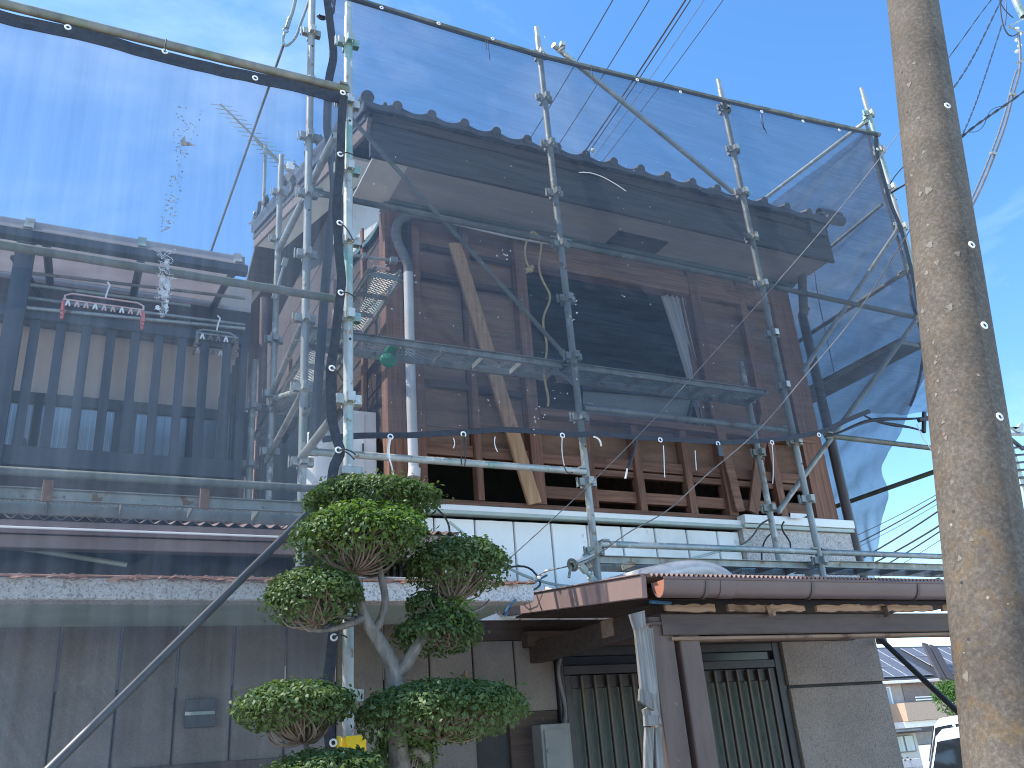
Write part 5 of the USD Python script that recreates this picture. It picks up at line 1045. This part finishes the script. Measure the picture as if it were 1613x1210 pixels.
# second pole fittings and cables at the right edge
cf = thing('cable_closure', 'bundle of grey cable fittings and coils at the upper right edge', 'cable fittings', P(1606, 40, 5.0))
put(cf, 'closure', tube(P(1594, -12, 5.0), P(1612, 26, 5.0), .05, 12, True), M['galv_new'], smooth=40)
put(cf, 'bracket', cat(beam(P(1588, 42, 5.0), P(1616, 28, 5.0), .02, .02), beam(P(1588, 42, 5.0), P(1614, 52, 5.0), .02, .02)), M['galv_new'])
for k in range(5): put(cf, 'insulator', ball(P(1602 + 4 * (k % 2), 45 + k * 9, 5.02), .03, 2, (1, 1, .6)), M['ceram'], smooth=True)
put(cf, 'coil', cat(rope([P(1580, 0, 4.95), P(1579, 35, 4.95), P(1586, 52, 4.95), P(1602, 54, 4.95)], .009, 7, 20), rope([P(1572, -5, 4.97), P(1585, 18, 4.97), P(1596, 28, 4.97)], .007, 7, 14), rope([P(1583, -5, 5.0), P(1585, 22, 5.0), P(1583, 40, 5.0)], .007, 6, 12)), M['wire'], smooth=40)
cd = thing('riser_conduit', 'pair of grey riser conduits with clamps curving down to the concrete pole', 'conduit', P(1560, 250, 4.9))
put(cd, 'pipe', rope([P(x, y, 4.9) for x, y in ((1604, 52), (1607, 85), (1606, 112), (1598, 142), (1586, 188), (1570, 235), (1550, 285), (1528, 330))], .017, 10, 50), M['pipe_dark'], smooth=40)
put(cd, 'second_pipe', rope([P(x, y, 4.92) for x, y in ((1602, 110), (1592, 142), (1581, 185), (1564, 234), (1544, 284), (1523, 328))], .012, 10, 50), M['wire_pale'], smooth=40)
for px, py in ((1596, 148), (1565, 241)): put(cd, 'clamp', beam(P(px - 5, py, 4.88), P(px + 4, py + 1, 4.88), .03, .03), M['galv'])
put(cd, 'clamp_arm', beam(P(1601, 100, 4.88), P(1616, 93, 4.88), .02, .03), M['galv'])
def twist(pts, r, amp, turns, name, label, sub=120):
    from scipy.interpolate import CubicSpline
    p = np.asarray(pts, float); t = np.linspace(0, 1, len(p)); q = CubicSpline(t, p)(np.linspace(0, 1, sub)); ph = np.linspace(0, turns * 2 * np.pi, sub)
    s, u, d = frame(p[-1] - p[0]); o = np.cos(ph)[:, None] * s * amp + np.sin(ph)[:, None] * u * amp
    single(name, cat(rope(q + o, r, 6), rope(q - o, r, 6)), M['wire'], label, 'wire', 40)
twist([P(1492, 94, 4.6), P(1530, 42, 4.6), P(1555, 8, 4.6), P(1572, -10, 4.6)], .004, .003, 3, 'drop_wire', 'leftmost twisted drop wire at the upper right edge')
twist([P(1500, 141, 4.6), P(1530, 95, 4.6), P(1553, 50, 4.6), P(1580, -5, 4.6)], .005, .007, 6, 'drop_wire', 'loosely twisted drop wire second from the pole at the upper right')
twist([P(1516, 212, 4.6), P(1536, 165, 4.6), P(1555, 110, 4.6), P(1578, 40, 4.6)], .004, .006, 8, 'drop_wire', 'steep twisted drop wire rising to the cable fittings')
twist([P(1508, 222, 4.6), P(1545, 192, 4.6), P(1580, 168, 4.6), P(1625, 135, 4.6)], .009, .008, 4, 'drop_wire', 'thick black drop wire leaving the pole to the right')
wire('thin looping wire under the thick drop wire at the right', [P(x, y, 4.6) for x, y in ((1526, 208), (1545, 203), (1553, 190), (1560, 175), (1575, 168), (1586, 166))], .004, 'wire', 30)
wire('short black cable between the corner post and the concrete pole', [P(1404, 304, 4.5), P(1415, 297, 4.4), P(1432, 288, 4.2), P(1440, 283, 3.9)], .009, 'wire', 16)
wire('thin black cable up from the corner post to the concrete pole', [P(1402, 290, 4.5), P(1412, 275, 4.3), P(1424, 262, 4.1), P(1440, 248, 3.8)], .005, 'wire', 16)
wire('thin dark wire hanging straight down inside the right net', [PX(1282, 418, 6.5), PX(1293, 490, 6.5), PX(1305, 545, 6.5), PX(1316, 600, 6.5)], .004, 'wire', 16)

# right edge: bird shaped ornament on a tube and a neighbour's balcony
bo = thing('bird_ornament', 'grey green bird shaped ornament on a level tube at the right edge', 'ornament', P(1600, 682, 6.0))
prof = [(1592, 673), (1598, 677), (1602, 674), (1604, 669), (1608, 666), (1611, 669), (1613, 671), (1610, 673), (1610, 678), (1607, 681), (1601, 681)]
put(bo, 'body', cat(poly_plate([P(x, y, 6.0) for x, y in prof], (0, 1, 0), .03), ball(P(1604, 677, 6.0), .022, 2, (1.4, .8, .8)), ball(P(1608, 669, 6.0), .014, 2)), M['flash_g'], smooth=60)
put(bo, 'leg', tube(P(1607, 681, 6.0), P(1607, 687, 6.0), .004, 6), M['galv'])
single('level_tube', tube(P(1585, 684, 6.0), P(1640, 684, 6.0), .02, 10), M['galv'], 'grey level tube carrying the bird ornament at the right edge', 'tube', 40)
nb_ = thing('neighbour_balcony', 'corner of a pale neighbouring balcony with dark level rails at the right edge', 'balcony', P(1625, 760, 9.0))
put(nb_, 'rail', cat([tube(P(1590, 706 + k * 12, 9.0), P(1660, 700 + k * 12, 9.0), .02, 8) for k in range(6)]), M['dark_steel'])
put(nb_, 'post', box(*(lambda q: (q[0] - .06, q[0] + .06, 9.03, 9.1, q[2] - .6, q[2] + .45))(P(1608, 740, 9.0))), M['flash_g'])
put(nb_, 'bracket', beam(P(1590, 690, 9.0), P(1612, 708, 9.0), .06, .05), M['dark_steel'])

# ================================================================== CLIPPED GARDEN TREE
YT_ = 3.3
tree = thing('clipped_holly_tree', 'clipped garden tree with bare grey limbs and rounded leaf pads', 'tree', (P(622, 1120, YT_)[0], YT_, 0))
W = lambda x, y, d=0.0: P(x, y, YT_ + d)
def limb(pts, r): 
    m = rope([W(*p) for p in pts], r, 10, 30); v, f = m
    v = v + .004 * meshkit.fbm(v * 22)[:, None] * unit(A(1, -1, 0)); return v, f
g0 = W(630, 1260); 
put(tree, 'trunk', limb([(640, 1330, .02), (632, 1230, .01), (624, 1150), (621, 1100), (620, 1060), (608, 1030), (590, 1000), (574, 975), (568, 950), (560, 915, .03), (556, 880, .04)], [.052, .047, .042, .037, .035, .033, .030, .027, .021, .016, .010]), M['bark'], smooth=50)
for pts, r in (([(622, 1062, 0), (640, 1045, -.02), (655, 1020, -.04), (670, 1000, -.04), (690, 975, -.03), (712, 945, .0), (720, 915, .02)], [.028, .024, .02, .018, .015, .012, .006]),
               ([(588, 995, 0), (600, 975, -.02), (606, 945, -.02), (601, 915, 0), (597, 890, .02), (588, 850, .05)], [.018, .016, .014, .013, .01, .006]),
               ([(572, 972, 0), (562, 978, -.02), (545, 985, -.03), (520, 992, -.02), (492, 992, .0), (475, 975, .02)], [.018, .014, .012, .010, .008, .005]),
               ([(560, 975, 0), (540, 972, .0), (520, 965, .0), (505, 950, .01)], [.010, .008, .007, .004]),
               ([(556, 900, .03), (560, 870, .05), (575, 830, .08), (590, 800, .1)], [.014, .012, .009, .005]),
               ([(568, 940, .0), (556, 925, .02), (552, 905, .03), (556, 880, .03)], [.016, .014, .012, .008]),
               ([(620, 1150, 0), (640, 1140, -.03), (665, 1145, -.05), (690, 1150, -.04), (700, 1130, -.03)], [.022, .018, .014, .010, .006]),
               ([(632, 1225, 0), (605, 1226, -.02), (575, 1224, -.03), (545, 1222, -.03), (510, 1210, 0), (486, 1186, .03), (478, 1160, .04), (470, 1140, .04)], [.02, .02, .018, .016, .013, .010, .006]),
               ([(640, 1190, 0), (660, 1185, .0), (672, 1200, .0)], [.02, .018, .015]),
               ([(668, 1003, -.04), (690, 1010, -.02), (710, 1005, .0), (725, 995, .02)], [.008, .007, .005, .003]),
               ([(700, 962, -.02), (725, 965, .0), (750, 962, .02), (770, 945, .04)], [.009, .008, .006, .004])):
    put(tree, 'limb', limb(pts, r), M['bark'], smooth=50)
rl = np.random.default_rng(21)
def leaves(c, rx, ry, rz_, n, size=.0125, sag_=.55, bumps=1.0, seed=0):
    r = np.random.default_rng(seed); d = r.normal(size=(n, 3)); d /= np.linalg.norm(d, axis=1, keepdims=True)
    flip = (d[:, 2] < -.05) & (r.random(n) < .78); d[flip, 2] *= -1; d = np.sign(d) * np.abs(d) ** A(.82, .82, .78); d /= np.linalg.norm(d, axis=1, keepdims=True) ** .75
    lump = 1 + bumps * .22 * meshkit.fbm(d * 2.6 + seed * 7.1) + bumps * .10 * meshkit.fbm(d * 7 + seed * 3.3)
    rad = (1 - .42 * r.random(n) ** 1.6) * lump + np.where(r.random(n) < .09, .24 * r.random(n) ** 1.5, 0); d = d[(g_ := (meshkit.fbm(d * 5 + seed * 1.7) > -.14 * (1 + 1.2 * (d[:, 2] > .25))) )]; rad = rad[g_]; n = len(d)
    p = d * rad[:, None] * A(rx, ry, rz_); low = d[:, 2] < 0; p[low, 2] *= sag_; p = p + c
    nrm = d * A(1 / rx, 1 / ry, 1 / rz_) * rz_ + r.normal(size=(n, 3)) * .55 + A(0, 0, .35); nrm /= np.linalg.norm(nrm, axis=1, keepdims=True)
    t = np.cross(nrm, r.normal(size=(n, 3))); t /= np.linalg.norm(t, axis=1, keepdims=True); b = np.cross(nrm, t)
    L = size * (.6 + .9 * r.random(n))[:, None]; Wd = L * .46; cup = nrm * L * .18
    v = np.stack([p - t * L, p - t * L * .15 + b * Wd + cup, p + t * L * .35 + b * Wd * .9 + cup, p + t * L, p + t * L * .35 - b * Wd * .9 + cup, p - t * L * .15 - b * Wd + cup], 1)
    f = np.array([[0, 5, 1], [1, 5, 4], [1, 4, 2], [2, 4, 3]]); i = np.arange(n)[:, None, None] * 6
    return v.reshape(-1, 3), (f[None] + i).reshape(-1, 3)
def twigs(c, rx, ry, rz_, root, n, seed):
    r = np.random.default_rng(seed); ms = []
    for k in range(n):
        a = r.random() * 2 * np.pi; q = c + A(math.cos(a) * rx * (.4 + .5 * r.random()), math.sin(a) * ry * (.4 + .5 * r.random()), rz_ * (-.2 + .8 * r.random()))
        mid = (root + q) / 2 + r.normal(size=3) * .02 - A(0, 0, .02); ms.append(rope([root, mid, q], [.005, .0035, .0015], 5, 8))
    return cat(ms)
PADS = [((589, 796), 92, 31, .22, .10, 5200, 'leaf', (575, 850, .08)), ((563, 858), 90, 45, .22, .0, 6800, 'mix', (556, 900, .02)), ((494, 950), 64, 44, .17, .02, 4200, 'leaf', (500, 980, .0)), ((722, 902), 67, 44, .18, .02, 4600, 'leaf', (712, 945, .0)),
        ((690, 1006), 58, 33, .15, .02, 2500, 'leaf', (690, 1010, .0)), ((464, 1121), 78, 37, .20, .03, 5200, 'leaf', (480, 1168, .03)), ((697, 1132), 112, 48, .26, -.04, 9000, 'leaf', (690, 1160, -.03)), ((512, 1226), 76, 34, .2, -.06, 4000, 'leaf', (560, 1230, -.03)), ((640, 1190), 40, 40, .12, .1, 1600, 'leaf', (640, 1230, .0)), ((668, 960), 26, 22, .07, .03, 500, 'leaf', (690, 975, .0)), ((700, 985), 30, 30, .09, -.03, 700, 'mix', (690, 985, -.03))]
for k, ((cx, cy), hw, hh, ry, dy, n, kind_, root) in enumerate(PADS):
    c = W(cx, cy, dy); zc_ = .4277 * c[0] + .8153 * c[1] + .39 * (c[2] - CAM[2]); rx, rzz = hw * zc_ / FPX * 1.02, hh * zc_ / FPX * 1.05
    pd_ = put(tree, 'foliage_pad', leaves(c, rx, ry, rzz, int(n * 1.3) if kind_ == 'leaf' else int(n * .75), .0098, .66, 1.15, k + 1), M['leaf'], kind='stuff')
    if kind_ == 'mix': put(pd_, 'young_leaves', leaves(c + A(.03, -.02, .02), rx * .95, ry * .98, rzz * .98, int(n * .38), .0105, .5, 1.15, k + 41), M['leaf_y'], kind='stuff')
    put(tree, 'twigs', twigs(c, rx, ry, rzz, W(*root), 90 if n > 3000 else 40, k + 80), M['twig'], kind='stuff')
# yellow wrap at the foot of the front post
yw_ = thing('yellow_post_guard', 'yellow vinyl guard wrapped round the front scaffold post beside the tree', 'post guard', (p1x, p1y, .9))
put(yw_, 'sleeve', cat(tube(A(p1x, p1y, Zp(548, 1215, 3.81)), A(p1x + .004, p1y, Zp(548, 1162, 3.81)), .047, 14, True), beam(A(p1x + .02, p1y - .045, Zp(548, 1215, 3.81)), A(p1x + .02, p1y - .045, Zp(548, 1160, 3.81)), .085, .006, NY)), M['yellow'], smooth=40)
put(yw_, 'tie_strap', rope([P(534, 1160, 3.76), P(533, 1180, 3.75), P(535, 1200, 3.75)], .009, 6), M['yellow'])
single('timber_offcut', poly_plate([P(732, 1057, 5.4), P(736, 1055, 5.4), P(738, 1090, 5.4), P(731, 1092, 5.4)], (0, 1, 0), .02), M['raw_wood'], 'thin sunlit strip of timber standing against the panelled wall', 'timber')

# ================================================================== BEYOND THE POLE: far house, wall, vans, small tree
FY = 56.0
fh = thing('far_house', 'distant brown house with solar panels on its grey roof, seen under the porch', 'house', P(1440, 1160, FY) * A(1, 1, 0))
c0 = P(1350, 1125, FY); gxx = lambda px, py, Y=FY: P(px, py, Y)
def quad(a, b, c, d, t, n): return poly_plate([a, b, c, d], n, t)
HZ = lambda px, py, Y=FY: P(px, py, Y)[2]
xL, xR = gxx(1340, 1075)[0], gxx(1620, 1060)[0]; zE = HZ(1400, 1075); zRg = HZ(1440, 1026) ; dpt = 8.0
put(fh, 'wall', box(xL, xR, FY, FY + dpt, 0, zE), M['cream'])
rid = FY + 4.5
rfm = put(fh, 'roof', cat(quad(A(xL - .5, FY - .6, zE), A(xR, FY - .6, zE), A(xR, rid, zE + 3.3), A(xL + 1.5, rid, zE + 3.3), .15, (0, -1, 1)), quad(A(xL + 1.5, rid, zE + 3.3), A(xR, rid, zE + 3.3), A(xR, FY + 9, zE), A(xL - .5, FY + 9, zE), .15, (0, 1, 1))), M['tile'])
M['solar'] = mat('solar_panel_face', (.10, .105, .125), (.14, .145, .165), rough=.35, spec=.4); M['solar_f'] = mat('pale_panel_frame', (.55, .57, .6), (.62, .64, .66), rough=.4)
sv = A(0, 5.1, 3.3); sv /= np.linalg.norm(sv); nn_ = unit(A(0, -3.3, 5.1))
for r_ in range(3):
    for c_ in range(13):
        o = A(xL + 1.6 + c_ * 1.62, FY - .6, zE) + sv * (.5 + r_ * 1.7) + nn_ * .16
        if abs(o[0] - gxx(1462, 1060)[0]) < 1.3: continue
        pn = put(rfm, 'solar_panel', quad(o, o + A(1.56, 0, 0), o + A(1.56, 0, 0) + sv * 1.62, o + sv * 1.62, .06, nn_), M['solar'])
        put(pn, 'frame', cat(beam(o + nn_ * .035, o + A(1.56, 0, 0) + nn_ * .035, .06, .02), beam(o + nn_ * .035, o + sv * 1.62 + nn_ * .035, .06, .02)), M['solar_f'])
gx_ = gxx(1448, 1060)[0]
put(fh, 'gable_roof', cat(beam(A(gx_, FY - 2.2, zE - .1), A(gx_ + 3.4, FY + 1.5, zE + 3.2), .5, .25, (0, -1, 1)), beam(A(gx_ + 1.0, FY - 2.2, zE - .2), A(gx_ + 4.4, FY + 1.5, zE + 3.0), .7, .2, (0, -1, 1))), M['fascia_dark'])
put(fh, 'gutter', tube(A(xL - .5, FY - .75, zE - .05), A(xR, FY - .75, zE - .05), .12, 8), M['white_pl'])
wn = put(fh, 'window', box(gxx(1385, 1100)[0], gxx(1405, 1100)[0], FY - .08, FY - .01, HZ(1395, 1112), HZ(1395, 1082)), M['white_pl'])
put(wn, 'pane', box(gxx(1386, 1100)[0], gxx(1402, 1100)[0], FY - .12, FY - .085, HZ(1395, 1110), HZ(1395, 1084)), mat('blue_reflecting_pane', (.18, .26, .32), (.25, .34, .4), rough=.08))
zb2 = HZ(1430, 1108)
bl = put(fh, 'balcony_wall', box(gxx(1396, 1120)[0], gxx(1492, 1110)[0], FY - 2.0, FY - .15, zb2 - 1.4, zb2), mat('tan_render', (.42, .29, .2), (.48, .34, .24), rough=.8))
put(bl, 'rail', cat([box(gxx(1414, 1110)[0], gxx(1486, 1104)[0], FY - 2.05, FY - 1.95, zb2 + .12 + k * .2, zb2 + .2 + k * .2) for k in range(2)] + [box(gxx(1440, 1110)[0], gxx(1486, 1104)[0], FY - 2.05, FY - 1.95, zb2 + .95, zb2 + 1.02)]), M['white_pl'])
put(fh, 'balcony_opening', box(gxx(1423, 1095)[0], gxx(1470, 1090)[0], FY - .06, FY - .012, zb2, zE - .15), mat('shaded_brown_render', (.2, .16, .14), (.24, .2, .18), rough=.8))
put(fh, 'lower_band', box(gxx(1400, 1140)[0], xR, FY - 1.6, FY - .2, zb2 - 1.9, zb2 - 1.42), M['white_pl'])
gt_ = thing('garden_tree', 'small bright green tree before the far house beside the pole', 'tree', P(1502, 1130, 40) * A(1, 1, 0))
ctr = P(1503, 1103, 40)
put(gt_, 'trunk', rope([ctr * A(1, 1, 0), ctr - A(0, 0, .5)], [.1, .05], 7), M['bark'])
put(gt_, 'crown', leaves(ctr, 1.0, 1.0, 1.0, 2600, .09, .8, 1.3, 77), M['leaf_far'], kind='stuff')
sh = thing('tiled_shed', 'low pale shed with a dark eave and small window, left of the white vans', 'shed', P(1420, 1200, 24) * A(1, 1, 0))
SY = 24.0
put(sh, 'wall', box(gxx(1370, 1170, SY)[0], gxx(1445, 1170, SY)[0], SY, SY + 3, 0, HZ(1420, 1156, SY)), mat('pale_render', (.5, .46, .4), (.58, .54, .48), rough=.85))
put(sh, 'eave', box(gxx(1366, 1150, SY)[0], gxx(1450, 1150, SY)[0], SY - .5, SY + 3.2, HZ(1420, 1156, SY) + .003, HZ(1420, 1149, SY)), M['fascia_dark'])
put(sh, 'eave_edge', beam(gxx(1402, 1153, SY - .6), gxx(1448, 1149, SY - .6), .2, .06), M['grey_box'])
w2 = put(sh, 'window', box(gxx(1406, 1170, SY)[0], gxx(1439, 1170, SY)[0], SY - .06, SY - .003, HZ(1420, 1186, SY), HZ(1420, 1159, SY)), M['grey_box'])
for a, b in ((1408, 1421), (1424, 1437)): put(w2, 'pane', box(gxx(a, 1170, SY)[0], gxx(b, 1170, SY)[0], SY - .08, SY - .063, HZ(1420, 1184, SY), HZ(1420, 1160, SY)), mat('green_white_curtain_pane', (.35, .42, .4), (.5, .56, .54), rough=.15, scale=(6, 6, .5)))
bw = thing('block_wall', 'pale concrete block wall with one openwork block beside the van', 'wall', P(1420, 1215, 18) * A(1, 1, 0))
BY = 18.0
for r_ in range(8):
    for c_ in range(7):
        x = gxx(1390, 1195, BY)[0] + c_ * .4 + (.2 if r_ % 2 else 0); z = r_ * .2
        if x + .39 < gxx(1452, 1195, BY)[0] and z + .19 < HZ(1425, 1189, BY): put(bw, 'block', box(x, x + .39, BY, BY + .12, z, z + .19, .008), M['pebble'])
q = gxx(1427, 1195, BY)
put(bw, 'openwork_block', cat([box(q[0] - .18 + i * .1, q[0] - .12 + i * .1, BY - .02, BY - .004, q[2] - .05 + j * .06, q[2] - .02 + j * .06) for i in range(4) for j in range(2) if (i + j) % 2]), M['dark_gap'])

def van(name, label, at, turn, hgt, L=3.4):
    """Boxy cab-over van, nose at the origin, facing -x before it is turned."""
    t = thing(name, label, 'van'); k = hgt / 1.9
    prof = [(0.02, .35), (0, .80), (.05, .98), (.30, 1.72), (.42, 1.84), (1.2, 1.9), (L - .3, 1.88), (L - .05, 1.75), (L, 1.0), (L, .35)]
    v = []; n = len(prof)
    for y, ins in ((0, .05), (.07, 0), (1.4, 0), (1.47, .05)):
        for px, pz in prof: v.append([px + (.03 if y in (0, 1.47) else 0) * (1 if px < L / 2 else -1), y + .10 * max(0, pz - 1.0) * (1 if y < .7 else -1), max(.3, pz * k - (ins if pz > 1.7 else 0))])
    v = np.array(v); i = np.arange(n); j = (i + 1) % n; f = [tri(np.stack([i + r * n, j + r * n, j + (r + 1) * n, i + (r + 1) * n], 1)) for r in range(3)]
    v = np.vstack([v, v[:n].mean(0), v[3 * n:].mean(0)]); f += [np.stack([j, i, 0 * i + 4 * n], 1), np.stack([i + 3 * n, j + 3 * n, 0 * i + 4 * n + 1], 1)]
    put(t, 'body', (v, np.vstack(f)), mat('white_car_paint', (.78, .79, .8), (.82, .83, .84), rough=.22, coat=.5), smooth=30)
    dk = mat('dark_car_glass', (.02, .025, .03), (.03, .035, .04), rough=.04, spec=.8)
    off = lambda z: .10 * max(0, z - 1.0) - .012
    for pts in ([(.14, 1.18), (.30, 1.66), (.62, 1.70), (.62, .98), (.34, .96)], [(.68, .98), (.68, 1.70), (1.55, 1.72), (1.55, .98)], [(1.62, .98), (1.62, 1.72), (2.5, 1.72), (2.5, .98)], [(2.57, .98), (2.57, 1.72), (L - .2, 1.69), (L - .12, 1.0)]):
        put(t, 'side_window', poly_plate([A(x, off(z), z * k) for x, z in pts], (0, 1, 0), .01), dk)
    put(t, 'windscreen', poly_plate([A(.04, .12, 1.0 * k), A(.04, 1.35, 1.0 * k), A(.27, 1.28, 1.68 * k), A(.27, .2, 1.68 * k)], (-1, 0, .4), .02), dk)
    put(t, 'mirror', ball(A(.2, -.10, 1.15 * k), .07, 2, (.6, .8, 1.3)), M['white_pl'], smooth=True)
    for x in (.62, L - .62):
        w_ = put(t, 'wheel', tube(A(x, -.01, .29), A(x, .18, .29), .29, 24), M['cord_black'], smooth=40); put(w_, 'rim', tube(A(x, -.016, .29), A(x, -.012, .29), .18, 20), M['galv'])
    put(t, 'headlight', ball(A(.02, .2, .72 * k), .09, 2, (.4, 1, .8)), M['eyelet'], smooth=True)
    put(t, 'door_handle', box(1.3, 1.45, -.03, -.002, .86 * k, .90 * k), M['white_pl'])
    set_at(t, at, turn); return t
VY = 9.6; q = P(1441, 1175, VY)
van('parked_van', 'white van parked beyond the porch, half hidden by the concrete pole', (q[0], q[1], 0), math.radians(-50), HZ(1500, 1142, VY))
q = P(1447, 1145, 13.5)
van('parked_van', 'second white van behind, only its rounded bluish roof showing', (q[0], q[1], 0), math.radians(-52), HZ(1480, 1127, 13.5))
